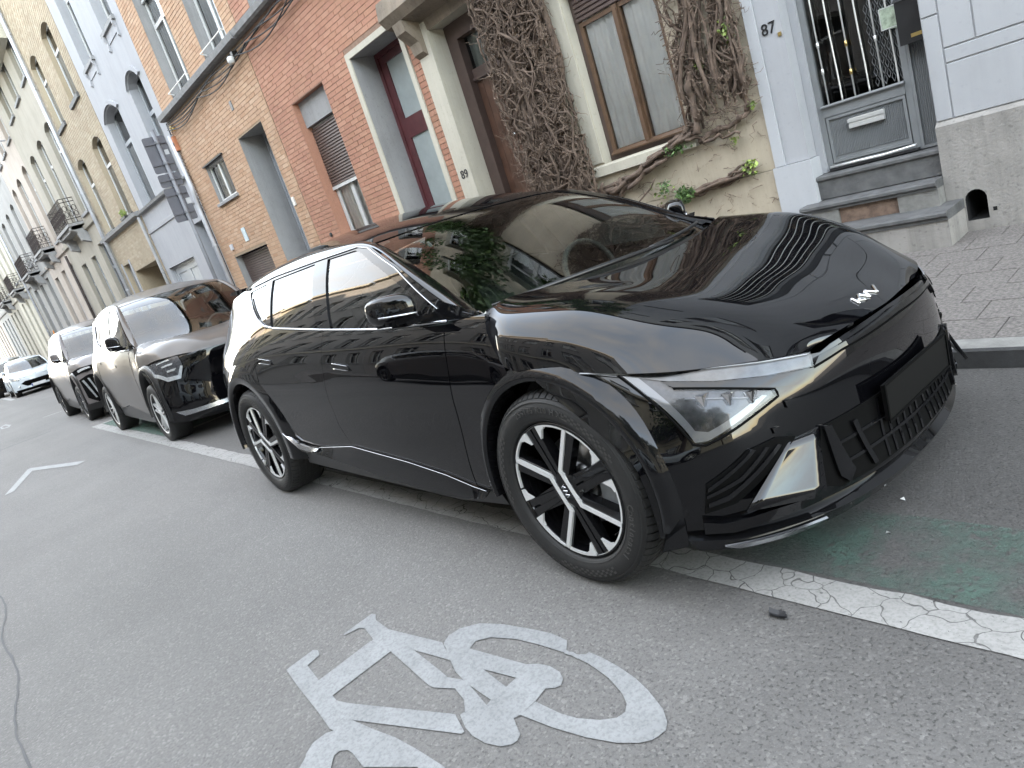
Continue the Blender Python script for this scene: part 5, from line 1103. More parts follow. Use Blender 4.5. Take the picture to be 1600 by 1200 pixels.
    for s in (1,-1):
        A=np.array(P(.078,90))*s; B=np.array(P(.078,-38))*s; d_=(B-A)/np.linalg.norm(B-A); nrm=np.array([-d_[1],d_[0]]); w=.0078; g=G(); g.extr([tuple(A-nrm*w-d_*.004),tuple(B-nrm*w+d_*.004),tuple(B+nrm*w+d_*.004),tuple(A+nrm*w-d_*.004)],-.0072,.004); sub(g,'hub_inlay','alloy')
    zig=[(-.5,.35),(-.36,-.35),None,(-.46,.0),(-.22,.35),None,(-.36,.05),(-.12,-.35),(.06,.35),(.22,-.35),(.42,.35),(.5,-.3)]
    g=G(); prev=None
    for q in zig:
        if q is None: prev=None; continue
        if prev is not None:
            A=np.array(prev)*[.046,.030]; B=np.array(q)*[.046,.030]; r_=lambda v:rot2([tuple(v)],-64)[0]; a_=r_(A);b_=r_(B); g.tube([(a_[0],-.006,a_[1]),(b_[0],-.006,b_[1])],.0016,4)
        prev=q
    sub(g,'maker_emblem','satin_chrome')
    return tyre,parts
def wheel_simple(root,r=.34,col='alloy',w=.22,ns=5):
    g=G(); R=r; g.lathe([(R*.69,.0),(R*.73,-.014),(R*.87,-.02),(R*.965,-.004),(R*.995,.02),(R,.05),(R,w-.04),(R*.96,w),(R*.69,w-.01)],(0,0,0),'y',40); t=g.make('wheel','rubber',root,True); parts=[]
    g=G(); g.lathe([(R*.70,-.002),(R*.665,.0),(R*.63,.06),(R*.60,w-.02)],(0,0,0),'y',36); parts.append(g.make('rim','satin',t,True)); g=G(); g.lathe([(R*.705,-.004),(R*.69,-.010),(R*.672,-.002)],(0,0,0),'y',36); parts.append(g.make('rim_lip',col,t,True)); g=G(); g.lathe([(R*.62,.10),(.0,.10)],(0,0,0),'y',24); parts.append(g.make('wheel_back','cavity',t))
    for k in range(ns):
        a=math.radians(90+360/ns*k)
        for s in (-1,1):
            g=G(); c,sn=math.cos(a),math.sin(a); pl=[(.03,.006*s),(R*.67,.030*s),(R*.67,.050*s),(.03,.022*s)]; g.extr([(x*c-y*sn,x*sn+y*c) for x,y in pl],.004,.03); parts.append(g.make('spoke',col,t))
    g=G(); g.lathe([(0,-.004),(.03,-.002),(.05,.01)],(0,0,0),'y',16); parts.append(g.make('hub_cap',col,t,True)); return t,parts
def place_wheels(root,tp,xs,half,z,steer=0):
    t,parts=tp
    for i,(x,s) in enumerate(((xs[0],-1),(xs[1],-1),(xs[0],1),(xs[1],1))):
        if i==0: o=t; ps=parts
        else:
            o=t.copy(); COL.objects.link(o)
            for p_ in parts:
                if s==1 and p_.name.split('.')[0] in ('sidewall_letter','tread_block','sidewall_pattern'): continue
                c=p_.copy(); COL.objects.link(c); c.parent=o
        o.parent=root; o.location=(x,half*s,z); o.rotation_euler=(0,math.radians(-7) if (i==1) else 0,math.pi if s==1 else 0)
        if i in (0,2): o.rotation_euler[2]+=steer
        if i==1: o.rotation_euler[1]=math.radians(-30)
def seat(root,x,y,m='interior'):
    g=G(); g.extr([(x-.10,.52),(x+.42,.55),(x+.44,.40),(x-.12,.38)],y-.24,y+.24,1); o=None
    pr=[(x-.02,.52),(x-.22,1.08),(x-.30,1.07),(x-.16,.48)]
    g.extr(pr,y-.23,y+.23,1); g.extr([(x-.235,1.10),(x-.255,1.24),(x-.32,1.24),(x-.32,1.10)],y-.12,y+.12,1); g.make('seat',m,root)
def build_car(spec):
    root=spec['root']; W=spec.get('warp'); hero=spec.get('hero',False); pm=spec['paint']; cl=spec.get('clad','satin'); f=1 if hero else 2.0
    rf=spec.get('rf',.47); rr_=spec.get('rr',.56)
    # hood
    HVe=[-5,5]; pmk('bonnet',hood,[(0.,-5),(7,-5),(7,5),(0,5)],pm,root,.10*f,.125*f,0,.02,W,(-1,))
    topline=[(-.905,.790),(-.84,.757),(-.72,.727),(-.58,.704),(-.42,.675),(-.37,.685),(-.29,.692),(-.20,.697),(-.10,.699),(0,.700),(.10,.699),(.20,.697),(.29,.692),(.37,.685),(.42,.675),(.58,.704),(.72,.727),(.84,.757),(.905,.790),(.945,.80)]
    side_lo=[(.95,.78),(.95,.26),(.93,.245),(.81,.225),(.5,.205),(0,.20),(-.5,.205),(-.81,.225),(-.93,.245),(-.95,.26),(-.95,.78),(-.945,.80)]
    pmk('front_bumper',fascia,topline+side_lo,pm if not spec.get('fascia_m') else spec['fascia_m'],root,.03*f,.03*f,-.004,.03,W,(-1,))
    # sides
    dA=[(-.600,.285),(-.583,.393),(-.534,.661),(-.505,.873),(-.499,1.000)]; dB=[(-1.579,1.044),(-1.616,.913),(-1.665,.71),(-1.678,.539),(-1.615,.417)]
    dC=[(-2.36,1.105),(-2.47,1.03),(-2.56,.93),(-2.555,.82)]
    fend=[(-.252,1.020),(-.231,.953),(-.192,.889),(-.150,.836)]+arc(0,.365,rf-.012,108,190,10)+dA[0:]+[(-.40,1.010)]
    pmk('front_wing',side,fend,pm,root,.035*f,.035*f,-.002,.02,W,gap=.0022)
    pmk('front_door',side,dA+[(-.999,1.010),(-1.197,1.021),(-1.40,1.033)]+dB+[(-1.08,.369),(-.789,.33)],pm,root,.035*f,.035*f,0,.02,W,gap=.0022)
    pmk('rear_door',side,[(-1.579,1.044)]+[(-1.9,1.068),(-2.231,1.091)]+dC+arc(-2.9,.365,rr_-.012,50,8,8)+[(-2.30,.375),(-2.031,.378),(-1.615,.417)]+dB[::-1][1:-1],pm,root,.035*f,.035*f,0,.02,W,gap=.0022)
    Q=[(-2.36,1.105),(-2.411,1.115),(-2.556,1.167),(-2.66,1.225),(-2.76,1.30),(-2.80,1.345),(-2.95,1.352),(-3.2,1.32),(-3.34,1.22),(-3.50,1.04),(-3.56,.80),(-3.56,.50)]+arc(-2.9,.365,rr_-.012,168,52,16)+dC[::-1][1:-1]
    pmk('rear_wing',side,Q,pm,root,.035*f,.035*f,0,.02,W,gap=.0022)
    pmk('tailgate',rear,[(-.78,1.06),(-.74,1.13),(-.64,1.25),(-.58,1.33),(.58,1.33),(.64,1.25),(.74,1.13),(.78,1.06)],'tinted',root,.08*f,.04*f,0,.02,W,(-1,))
    pmk('rear_bumper',rear,[(-.86,.3),(-.87,.8),(-.79,1.055),(.79,1.055),(.87,.8),(.86,.3)],pm,root,.06*f,.05*f,0,.02,W,(-1,))
    # sill and cladding
    pmk('sill',side,[(-.44,.22),(-.46,.30),(-.60,.28),(-.789,.325),(-1.08,.364),(-1.62,.41),(-2.03,.37),(-2.33,.37),(-2.40,.24),(-2.0,.225),(-.8,.19)],cl,root,.05*f,.03,-.006,.03,W)
    if hero: ribbon('sill_trim',side,[(-.52,.285),(-.608,.296),(-.789,.336),(-1.08,.376),(-1.615,.421),(-2.031,.382),(-2.307,.385),(-2.44,.46)],[(-.54,.262),(-.658,.245),(-.878,.232),(-1.422,.279),(-1.954,.338),(-2.094,.352),(-2.30,.350),(-2.43,.44)],'gloss_black',root,.004,.02,W,(-1,1),60,6,.030); ribbon('sill_highlight',side,[(-2.46,.475),(-2.33,.402),(-2.18,.384),(-2.06,.381)],[(-2.455,.468),(-2.31,.372),(-2.17,.362),(-2.06,.376)],'satin_chrome',root,.022,.01,W,(-1,1),30,4,.034); lineu([(-2.06,.384),(-1.615,.423),(-1.08,.379),(-.789,.339),(-.608,.299),(-.53,.288)],side,W,.0022,'sill_moulding','satin_chrome',root,.010,n=60)  # bright wedge near the rear wheel: highlight on the trim, added as a chrome ribbon
    # wheel arch lips
    for (cx,R0,R1,h0) in ((0,.412,rf,.945),(-2.9,.425,rr_,.958)):
        a0,a1=(-12,190) if cx==0 else (-9,189)
        for s in (-1,1):
            n=44 if hero else 24; V=[];Fc=[];nr=[]
            for i in range(n+1):
                a=math.radians(a0+(a1-a0)*i/n); row=[]
                for (r,dh) in ((R0-.004,-.13),(R0,-.012),(R0+.006,-.002),((R0*.6+R1*.4),.0),(R1-.012,-.004),(R1,None)):
                    x=cx+r*math.cos(a); z=.365+r*math.sin(a)
                    if dh is None or True:
                        hs=float(side([x],[max(z,.2)])[0][1]) if (cx<0 or x<.12) else 0
                        if cx==0 and x>=.10:
                            # follow the front bumper corner
                            t_=min(1,(x-.10)/.1); hh=np.linspace(.70,.95,26); xx=fascia(hh,np.full(26,max(z,.17)))[:,0]; hf=float(np.interp(-x,-xx,hh)) if True else 0; hs2=float(side([.10],[max(z,.2)])[0][1]); hs=hf if x>.2 else hs2*(1-t_)+hf*t_
                    if dh is None: h=hs-.004
                    else:
                        base=h0-(.008 if r>(R0+R1)/2 else 0); wgt=min(1,max(0,(r-R0)/(R1-R0))); h=(base*(1-wgt**2)+max(hs,base-.05)*wgt**2)+dh
                    row.append((x,h,z))
                V+=row
            V=np.array(V,float)
            if W: V=W(V)
            V[:,1]*=s
            k=6
            for i in range(n):
                for j in range(k-1):
                    q=(i*k+j,i*k+j+1,(i+1)*k+j+1,(i+1)*k+j); Fc.append(q if s==1 else q[::-1])
            mk('wheel_arch',V,Fc,cl if not hero else 'gloss_black',root,True)
            g=G(); V=[];n2=20
            for i in range(n2+1):
                a=math.radians(-10+200*i/n2)
                for hh in (.86,.45): V.append((cx+(R0+.012)*math.cos(a),hh,.365+(R0+.012)*math.sin(a)))
            for i in range(n2+1): pass
            k0=len(V)
            V.append((cx,.45,.365)); 
            Fc=[(2*i,2*i+1,2*i+3,2*i+2) for i in range(n2)]+[(2*i+1,k0,2*i+3) for i in range(n2)]
            V=np.array(V,float)
            if W: V=W(V)
            V[:,1]*=s; mk('wheel_well',V,Fc,'cavity',root)
    # underbody
    V=np.array([(.45,.6,.24),(.45,.6,.55),(-3.5,.6,.24),(-3.5,.6,.6),(-.5,.84,.22),(-2.35,.84,.22)],float)
    g=G(); g.box(-2.32,-.5,-.86,.86,.21,.26); g.box(-3.5,.55,-.55,.55,.22,.30); g.box(.38,.62,-.6,.6,.25,.5)
    VV=np.array(g.V); VV=W(VV) if W else VV; mk('underbody',VV,g.F,'cavity',root)
    # glass house
    gm=spec.get('frame','gloss_black'); chrome=spec.get('chrome','satin_chrome')
    pmk('windscreen',top,[(0.02,-3),(3,-3),(3,3),(0.02,3)],'windscreen',root,.15*f,.2*f,-.004,0,W,(-1,))
    pmk('roof',top,[(3.03,-3),(9,-3),(9,3),(3.03,3)],'gloss_black' if hero else spec.get('roofm',pm),root,.15*f,.2*f,0,.01,W,(-1,))
    pmk('roof_pillar',pillar,[(0,0),(9,0),(9,2),(0,2)],pm,root,.12*f,.2*f,0,.008,W)
    pmk('window_surround',glass,[(-2.80,1.33),(-2.73,1.374),(-2.34,1.391),(-1.70,1.399),(-1.285,1.401),(-1.17,1.380),(-.879,1.262),(-.535,1.080),(-.36,1.03),(-.36,1.005),(-.54,1.005),(-.56,1.03),(-.725,1.122),(-.984,1.250),(-1.255,1.366),(-1.31,1.380),(-1.60,1.381),(-1.765,1.378),(-2.37,1.363),(-2.467,1.353),(-2.73,1.336)],gm,root,.05*f,.03*f,.000,.01,W)
    pmk('centre_pillar',glass,[(-1.765,1.378),(-1.61,1.381),(-1.505,1.03),(-1.67,1.04)],gm,root,.05,.05*f,.002,.01,W); pmk('rear_pillar',glass,[(-2.467,1.353),(-2.373,1.362),(-2.30,1.08),(-2.48,1.10)],gm,root,.05,.05*f,.002,.01,W)
    pmk('front_side_window',glass,[(-1.612,1.381),(-1.31,1.380),(-1.255,1.366),(-.984,1.250),(-.717,1.118),(-.705,.99),(-.985,.995),(-1.50,1.02)],'sideglass',root,.04*f,.04*f,-.006,0,W)
    pmk('rear_side_window',glass,[(-2.373,1.362),(-1.765,1.378),(-1.67,1.03),(-2.29,1.07)],'tinted',root,.04*f,.04*f,-.006,0,W)
    pmk('quarter_window',glass,[(-2.745,1.336),(-2.467,1.353),(-2.48,1.10),(-2.60,1.18),(-2.745,1.285)],'tinted',root,.04*f,.04*f,-.004,0,W)
    pmk('corner_panel',glass,[(-.717,1.118),(-.56,1.035),(-.53,1.0),(-.70,.997)],'gloss_black',root,.05,.05,.002,.01,W)
    lineu([(-.48,1.010),(-.999,1.015),(-1.197,1.026),(-1.595,1.050),(-2.231,1.096),(-2.411,1.121),(-2.556,1.172),(-2.65,1.225),(-2.74,1.295)],side,W,.0062 if hero else .008,'belt_moulding',chrome,root,.004,n=60)
    if hero:
        lineu([(-.57,1.058),(-.88,1.25),(-1.17,1.37),(-1.29,1.391),(-1.70,1.389),(-2.34,1.380),(-2.73,1.358)],glass,W,.003,'window_moulding',chrome,root,.004,n=60)
    # interior
    g=G(); ii=spec.get('interior','interior')
    V=G(); V.box(-2.9,-.25,-.78,.78,.30,.34); V.extr([(-.22,.93),(-.22,.60),(-.75,.60),(-.78,.90),(-.6,.97),(-.36,.975)],-.74,.74,1); 
    A=np.array(V.V); A=W(A) if W else A; mk('dashboard',A,V.F,'interior',root)
    for y in (-.38,.38): 
        s0=len(bpy.data.objects); g=G(); pr=[(-1.45,.45),(-1.05,.50),(-1.03,.60),(-1.42,.60),(-1.62,1.10),(-1.72,1.10),(-1.56,.50)]; g.extr(pr,y-.24,y+.24,1); g.extr([(-1.64,1.13),(-1.67,1.29),(-1.75,1.29),(-1.75,1.12)],y-.13,y+.13,1); A=np.array(g.V); A=W(A) if W else A; mk('seat',A,g.F,'interior2' if hero else 'interior',root)
    g=G(); g.extr([(-2.55,.45),(-2.1,.5),(-2.1,.6),(-2.4,.6),(-2.6,1.15),(-2.7,1.15)],-.66,.66,1); A=np.array(g.V); A=W(A) if W else A; mk('rear_seat',A,g.F,'interior',root)
    g=G(); L=[(-.86+.10*math.sin(0)-.055*math.sin(t),.38+.185*math.cos(t),.93+.17*math.sin(t)) for t in np.linspace(0,2*math.pi,33)]; A=G(); A.tube(L,.016,6,False); A.tube([(-.86,.22,.93),(-.86,.54,.93)],.022,6); A.tube([(-.86,.38,.93),(-.82,.38,.78)],.03,6); VV=np.array(A.V); VV=W(VV) if W else VV; mk('steering_wheel',VV,A.F,'interior2',root,True)
    g=G(); g.box(-.98,-.90,-.10,.10,1.30,1.345); VV=np.array(g.V); VV=W(VV) if W else VV; mk('rear_view_mirror',VV,g.F,'cavity',root)
    # door mirrors
    for s in (-1,1):
        prof=[(-.580,.905),(-.610,.965),(-.655,1.015),(-.705,1.045)]; g=G(); V=[]; 
        secs=[]
        for i,(x,h) in enumerate(prof):
            hz=(.060,.068,.064,.045)[i]; zc=(1.095,1.10,1.105,1.108)[i]; dpt=(.115,.145,.14,.10)[i]; n=14; ring=[]
            for k in range(n):
                t=2*math.pi*k/n; cx=math.copysign(abs(math.cos(t))**.6,math.cos(t)); cz=math.copysign(abs(math.sin(t))**.75,math.sin(t)); ring.append((x-dpt*.5+dpt*.5*cx,h,zc+hz*cz*(1.0 if cz>0 else .95)))
            secs.append(ring)
        V=[q for r in secs for q in r]; n=14; Fc=[(i*n+k,i*n+(k+1)%n,(i+1)*n+(k+1)%n,(i+1)*n+k) for i in range(3) for k in range(n)]+[tuple(range(n))[::-1],tuple(3*n+k for k in range(n))]
        A=np.array(V,float); A=W(A) if W else A; A[:,1]*=s; 
        if s==-1: Fc=[q[::-1] for q in Fc]
        o=mk('door_mirror',A,Fc,spec.get('mirrorm',pm),root,True); 
        md=o.modifiers.new('s','SUBSURF'); md.levels=2; md.render_levels=2
        g=G(); g.extr([(-.60,1.03),(-.72,1.03),(-.73,1.046),(-.60,1.05)],.84,.98,1); A=np.array(g.V); A=W(A) if W else A; A[:,1]*=s; mk('mirror_arm',A,g.F,'gloss_black',root)
        g=G(); g.extr([(-.61,1.045),(-.76,1.045),(-.765,1.068),(-.60,1.07)],.90,1.025,1); A=np.array(g.V); A=W(A) if W else A; A[:,1]*=s; mk('mirror_base',A,g.F,'gloss_black',root)
        g=G(); g.tube([(-.588,.925,1.072),(-.635,.995,1.080),(-.69,1.045,1.088)],.005,6); A=np.array(g.V); A=W(A) if W else A; A[:,1]*=s; mk('mirror_indicator',A,g.F,'satin_chrome',root,True)
    # handles
    for pl in ([(-1.49,.885),(-1.335,.868),(-1.325,.843),(-1.482,.858)],[(-2.47,.942),(-2.30,.925),(-2.292,.900),(-2.462,.915)]):
        pmk('door_handle',side,pl,pm,root,.03,.02,.006,.008,W)
        if hero: lineu([pl[3],pl[2]],side,W,.0025,'handle_moulding','gloss_black',root,.009,n=8); lineu([pl[0],pl[1]],side,W,.0014,'handle_moulding','satin_chrome',root,.009,n=8)
# ---------------------------------------------------------------- the black car in the foreground
LEAN=-math.asin(.046); cs_=math.sqrt(1-.046**2)
hero=thing('parked_car','glossy black electric crossover in the foreground with two tone wheels and a triangular headlamp','car',(0,.92*cs_,-.92*.046),None,True); hero.rotation_euler=(LEAN,0,0)
HS=dict(root=hero,hero=True,paint='black')
build_car(HS)
tp=wheel_hero(hero); place_wheels(hero,tp,(0,-2.9),.9275,.365,0)
def fp(name,poly,m,off,thick=.012,sides=(-1,1),d=.02,label=None): return pmk(name,fascia,poly,m,hero,d,d,off,thick,None,sides,label=label)
# light strip, wedge, headlamp
fp('light_strip',[(.903,.789),(.84,.760),(.72,.729),(.60,.704),(.462,.684),(.474,.650),(.604,.668),(.719,.694),(.794,.722),(.845,.754)],'strip_in',.000,.004)
fp('light_strip_cover',[(.903,.791),(.84,.764),(.72,.733),(.60,.708),(.455,.686),(.472,.646),(.604,.664),(.719,.690),(.794,.718),(.845,.752)],'lens',.006,.008)
lineu([(.895,.787),(.84,.761),(.72,.730),(.60,.705),(.465,.682)],fascia,None,.0028,'light_guide','drl',hero,.0065,n=50)
fp('lamp_brow',[(.806,.722),(.721,.690),(.605,.664),(.473,.643),(.497,.602),(.62,.633),(.745,.672),(.796,.698)],'black',.006,.012)
fp('headlamp',[(.845,.755),(.803,.724),(.798,.692),(.619,.624),(.623,.61),(.822,.538),(.838,.543)],'lamp_in',.001,.004)
fp('headlamp_lens',[(.848,.759),(.805,.726),(.799,.694),(.615,.626),(.617,.608),(.822,.534),(.842,.540)],'lens',.010,.012)
fp('lamp_outline',[(.847,.757),(.829,.744),(.826,.575),(.806,.565),(.690,.609),(.650,.622),(.640,.616),(.69,.592),(.815,.541),(.838,.543)],'drl',.006,.006)
lineu([(.852,.761),(.843,.538),(.822,.530),(.612,.606),(.612,.626),(.799,.697)],fascia,None,.0045,'lamp_gasket','cavity',hero,.008,n=60)
for k in range(3):
    g=G(); 
    h0,z0=.77-.05*k,.655-.012*k; X,Nn=evaln(fascia,None,np.array([h0]),np.array([z0]))
    for s in (-1,1):
        c=X[0]-Nn[0]*.004; o=G(); o.box(-.012,.012,-.022,.022,-.018,.018); V=np.array(o.V)+np.array([c[0],c[1]*s,c[2]]); mk('lamp_module',V,o.F,'chrome',hero)
lineu([(.80,.665),(.66,.618)],fascia,None,.003,'light_guide','drl',hero,.004,n=12)
# nose seam and the dark slot under the bonnet
lineu([(-.50,.640),(-.35,.655),(0,.662),(.35,.655),(.50,.640)],fascia,None,.004,'nose_seam','cavity',hero,.001,(-1,),n=60)
fp('nose_bar',[(-.44,.668),(0,.69),(.44,.668),(.47,.648),(.35,.66),(0,.668),(-.35,.66),(-.47,.648)],'gloss_black',.010,.016,(-1,))
# lower intake
fp('side_intake',[(.848,.410),(.862,.318),(.798,.332),(.604,.473),(.66,.492),(.745,.482)],'cavity',.003,.006)
for q in ([(.846,.401),(.735,.484),(.726,.479),(.849,.388)],[(.851,.354),(.813,.366),(.665,.474),(.655,.468),(.811,.351),(.853,.340)],[(.852,.378),(.78,.412),(.70,.478),(.690,.474),(.775,.402),(.853,.368)]): fp('intake_fin',q,'gloss_black',.012,.016)
# angled blade below the lamp : top edge tucked in, bottom edge standing proud
def blade(s):
    T=[(.632,.464,.004),(.523,.470,-.002)]; B=[(.788,.322,.050),(.59,.290,.062)]
    nu=6; V=[]; C=[]
    for q in (T[0],T[1],B[0],B[1]):
        X,Nn=evaln(fascia,None,np.array([q[0]]),np.array([q[1]])); C.append(X[0]+Nn[0]*q[2])
    for j in range(nu+1):
        for i in range(nu+1):
            a=i/nu; b=j/nu; p=(C[0]*(1-a)+C[1]*a)*(1-b)+(C[2]*(1-a)+C[3]*a)*b; V.append((p[0],p[1]*s,p[2]))
    Fc=[]
    for j in range(nu):
        for i in range(nu):
            q=(j*(nu+1)+i,j*(nu+1)+i+1,(j+1)*(nu+1)+i+1,(j+1)*(nu+1)+i); Fc.append(q if s==1 else q[::-1])
    o=mk('bumper_blade',V,Fc,'black',hero,True); md=o.modifiers.new('t','SOLIDIFY'); md.thickness=.012; md.offset=-1
for s in (-1,1): blade(s)
ribbon('splitter',fascia,[(.868,.300),(.829,.285),(.726,.288),(.59,.282)],[(.868,.262),(.81,.250),(.726,.256),(.58,.262)],'black',hero,.020,.03)
ribbon('lower_lip',fascia,[(-.90,.252),(-.81,.232),(-.5,.214),(0,.206),(.5,.214),(.81,.232),(.90,.252)],[(-.88,.222),(-.80,.204),(-.5,.184),(0,.178),(.5,.184),(.80,.204),(.88,.222)],'gloss_black',hero,.026,.06,None,(-1,),90,4,.034)
ribbon('skid_plate',fascia,[(.83,.224),(.70,.218),(.56,.212)],[(.80,.209),(.68,.200),(.58,.204)],'satin_chrome',hero,.040,.008)
ribbon('lip_winglet',fascia,[(.94,.262),(.90,.300)],[(.95,.225),(.90,.232)],'gloss_black',hero,.022,.03)
# centre grille
fp('grille',[(-.515,.468),(.515,.468),(.575,.300),(.5,.262),(-.5,.262),(-.575,.300)],'cavity',.001,.004,(-1,))
for i in range(12):
    a=.02+.046*i if i<6 else -.02-.046*(i-6); q=[(a-.006+.0,.46),(a+.006,.46),(a+.02*(1 if a>0 else -1)+.006,.27),(a+.02*(1 if a>0 else -1)-.006,.27)]; fp('grille_slat',q,'gloss_black',.006,.010,(-1,))
for q in ([(.515,.470),(.488,.465),(.44,.30),(.47,.27),(.50,.30)],[(.40,.44),(.38,.44),(.34,.28),(.36,.28)]): fp('grille_strake',q,'gloss_black',.014,.02)
for z_ in (.335,.40): fp('grille_bar',[(-.50,z_),(.50,z_),(.50,z_-.010),(-.50,z_-.010)],'gloss_black',.008,.01,(-1,))
# number plate holder (blank dark plate)
X,Nn=evaln(fascia,None,np.array([0.]),np.array([.45])); x0=X[0][0]+.010
g=G(); g.box(x0,x0+.012,-.265,.265,.385,.505); pf=g.make('number_plate','plate_k',hero); g=G(); framebox(g,-.27,.27,.380,.510,0,.008,.004); V=[(x0+.0125+v[1],v[0],v[2]) for v in g.V]; mk('plate_frame',V,g.F,'cavity',pf)
fp('sensor',[(.60,.585),(.575,.585),(.575,.562),(.60,.562)],'gloss_black',.004,.004); fp('sensor',[(.66,.52),(.64,.52),(.64,.502),(.66,.502)],'gloss_black',.004,.004)
# maker's emblem on the bonnet
def hpt(a,b):  # a across (-.5..5 of .15 m, image left to right), b up the bonnet
    v=-(a*1.38)*1.0; return (.60-b*.46, -v*-1.0)
zig=[[(-.5,.5),(-.42,-.5)],[(-.47,-.12),(-.22,.5)],[(-.36,.12),(-.16,-.5)],[(-.16,-.5),(-.02,.5)],[(-.02,.5),(.08,-.5)],[(.08,-.5),(.32,.5)],[(.32,.5),(.5,-.5)]]
for A,B in zig:
    n=6; P=np.array([(A[0]+(B[0]-A[0])*i/n,A[1]+(B[1]-A[1])*i/n) for i in range(n+1)]); U=.60-P[:,1]*.30; Vv=(P[:,0])*1.36-.02; X,Nn=evaln(hood,None,U,Vv); X=X+Nn*.002; X[:,1]*=-1; g=G(); g.tube(X.tolist(),.0058,6); g.make('maker_emblem','chrome',hero,True)
# wipers and cowl
def tpt(u,v,o): X,Nn=evaln(top,None,np.array([u]),np.array([v])); p=X[0]+Nn[0]*o; return (p[0],-p[1],p[2])
g=G(); V=[]
L=[]
for t in np.linspace(0,1,20): L.append(tpt(.10+.05*math.sin(3*t),-2.8+3.6*t,.018))
g.tube(L,[.007+.004*math.sin(3.14*i/19) for i in range(20)],6); g.make('wiper','satin',hero,True)
g=G(); L=[tpt(.16+.10*t,.2+2.3*t,.018) for t in np.linspace(0,1,14)]; g.tube(L,.008,6); g.make('wiper','satin',hero,True)
uu=np.linspace(-3,3,31); A=[tpt(.10,u,-.006) for u in uu]; hh=[]
X=hood(np.full(31,7.0),np.linspace(-5,5,31)); B=[(x+.012,-h,z-.012) for x,h,z in X]; V=[]
for a,b in zip(A,B): V+=[a,b]
mk('cowl_panel',V,[(2*i,2*i+1,2*i+3,2*i+2) for i in range(30)],'satin',hero)
g=G(); g.extr([(-3.24,1.375),(-3.46,1.372),(-3.50,1.355),(-3.42,1.345),(-3.25,1.34)],-.60,.60,1); g.make('spoiler','gloss_black',hero)
g=G(); g.extr([(-2.72,1.47),(-2.92,1.50),(-2.95,1.45)],-.02,.02,1); g.make('roof_antenna','gloss_black',hero)
# ---------------------------------------------------------------- the other parked cars
def sst(a,b,x): t=np.clip((x-a)/(b-a),0,1); return t*t*(3-2*t)
def mkwarp(wb=2.7,lift=.12,roof=.10,nose=.16,wid=.97,blunt=0.,tail=0.,wind=0.):
    def Wf(X):
        X=X.copy(); x,z=X[:,0].copy(),X[:,2].copy()
        up=lift*sst(.45,.95,z)+roof*sst(1.0,1.45,z); nz=nose*sst(-.1,.72,x)*sst(.35,.72,z); X[:,2]=z+up+nz
        X[:,0]=np.where(x<0,x*wb/2.9,x*(1-blunt*.0))+blunt*sst(.2,.75,x)*sst(.5,.75,z)-tail*sst(-3.2,-3.8,x)*-1+wind*sst(.95,1.4,z)
        X[:,1]*=wid; return X
    return Wf
def other(label,x,y,spec,wr=.34,yaw=0,group=None,hy=0.):
    r=thing('parked_car',label,'car',(x,y*cs_,-.046*y if y>0 else 0),group,True); r.rotation_euler=(LEAN if y>0 else 0,0,yaw); spec=dict(spec,root=r); build_car(spec); wb=spec['wb']; place_wheels(r,wheel_simple(r,wr,spec.get('alloy','alloy')),(0,-wb),.915*spec.get('wid',.97),wr); return r,spec
def fq(r,sp,name,poly,m,off,thick=.01,sides=(-1,1),d=.05): return pmk(name,fascia,poly,m,r,d,d,off,thick,sp['warp'],sides)
s2=dict(wb=2.72,wid=.97,paint='bronze',clad='satin',fascia_m='black',warp=mkwarp(2.72,.10,.15,.17,.97,.06),mirrorm='gloss_black',rf=.46,rr=.50)
r2,s2=other('dark bronze SUV parked directly behind the black car in the green bay','x' and -6.9,1.16,s2,.345)
fq(r2,s2,'headlamp',[(.905,.775),(.90,.66),(.82,.585),(.72,.575),(.66,.63),(.66,.72),(.76,.745)],'lamp_in',.004)
for q in ([(.915,.785),(.895,.78),(.888,.67),(.82,.605),(.73,.595),(.68,.645),(.66,.64),(.715,.572),(.825,.578),(.91,.655)],): fq(r2,s2,'light_strip',q,'headlamp',.010)
for k in range(3): fq(r2,s2,'lamp_module',[(.84-.02*k,.735-.045*k),(.74-.01*k,.72-.04*k),(.74,.708-.04*k),(.84-.02*k,.722-.045*k)],'headlamp',.010)
fq(r2,s2,'grille_bar',[(-.60,.70),(.60,.70),(.62,.672),(-.62,.672)],'gloss_black',.012,.01,(-1,)); fq(r2,s2,'skid_plate',[(-.80,.30),(.80,.30),(.86,.36),(.70,.345),(-.70,.345),(-.86,.36)],'satin_chrome',.02,.02,(-1,))
g=G(); g.box(.80,.815,-.26,.26,.47,.58); g.make('number_plate','plate_k',r2)
for s in (-1,1):
    L=[(-1.05,s*.63,1.565),(-1.35,s*.645,1.64),(-1.9,s*.64,1.665),(-2.4,s*.62,1.625),(-2.62,s*.61,1.57)]; g=G(); g.tube(L,.016,8); g.make('roof_rail','satin_chrome',r2,True)
s3=dict(wb=2.61,wid=.92,paint='taupe',clad='satin',warp=mkwarp(2.61,.10,.13,.20,.92,.05),rf=.45,rr=.48,alloy='satin_chrome')
r3,s3=other('taupe grey compact SUV with three claw running lights, second car behind the black one',-12.75,1.20,s3,.335)
fq(r3,s3,'headlamp',[(.90,.78),(.905,.70),(.74,.66),(.58,.67),(.60,.71),(.74,.745)],'cavity',.006); fq(r3,s3,'lamp_module',[(.84,.745),(.66,.705),(.66,.685),(.84,.70)],'headlamp',.012)
fq(r3,s3,'side_intake',[(.885,.62),(.87,.42),(.74,.33),(.60,.38),(.58,.60),(.72,.63)],'cavity',.006)
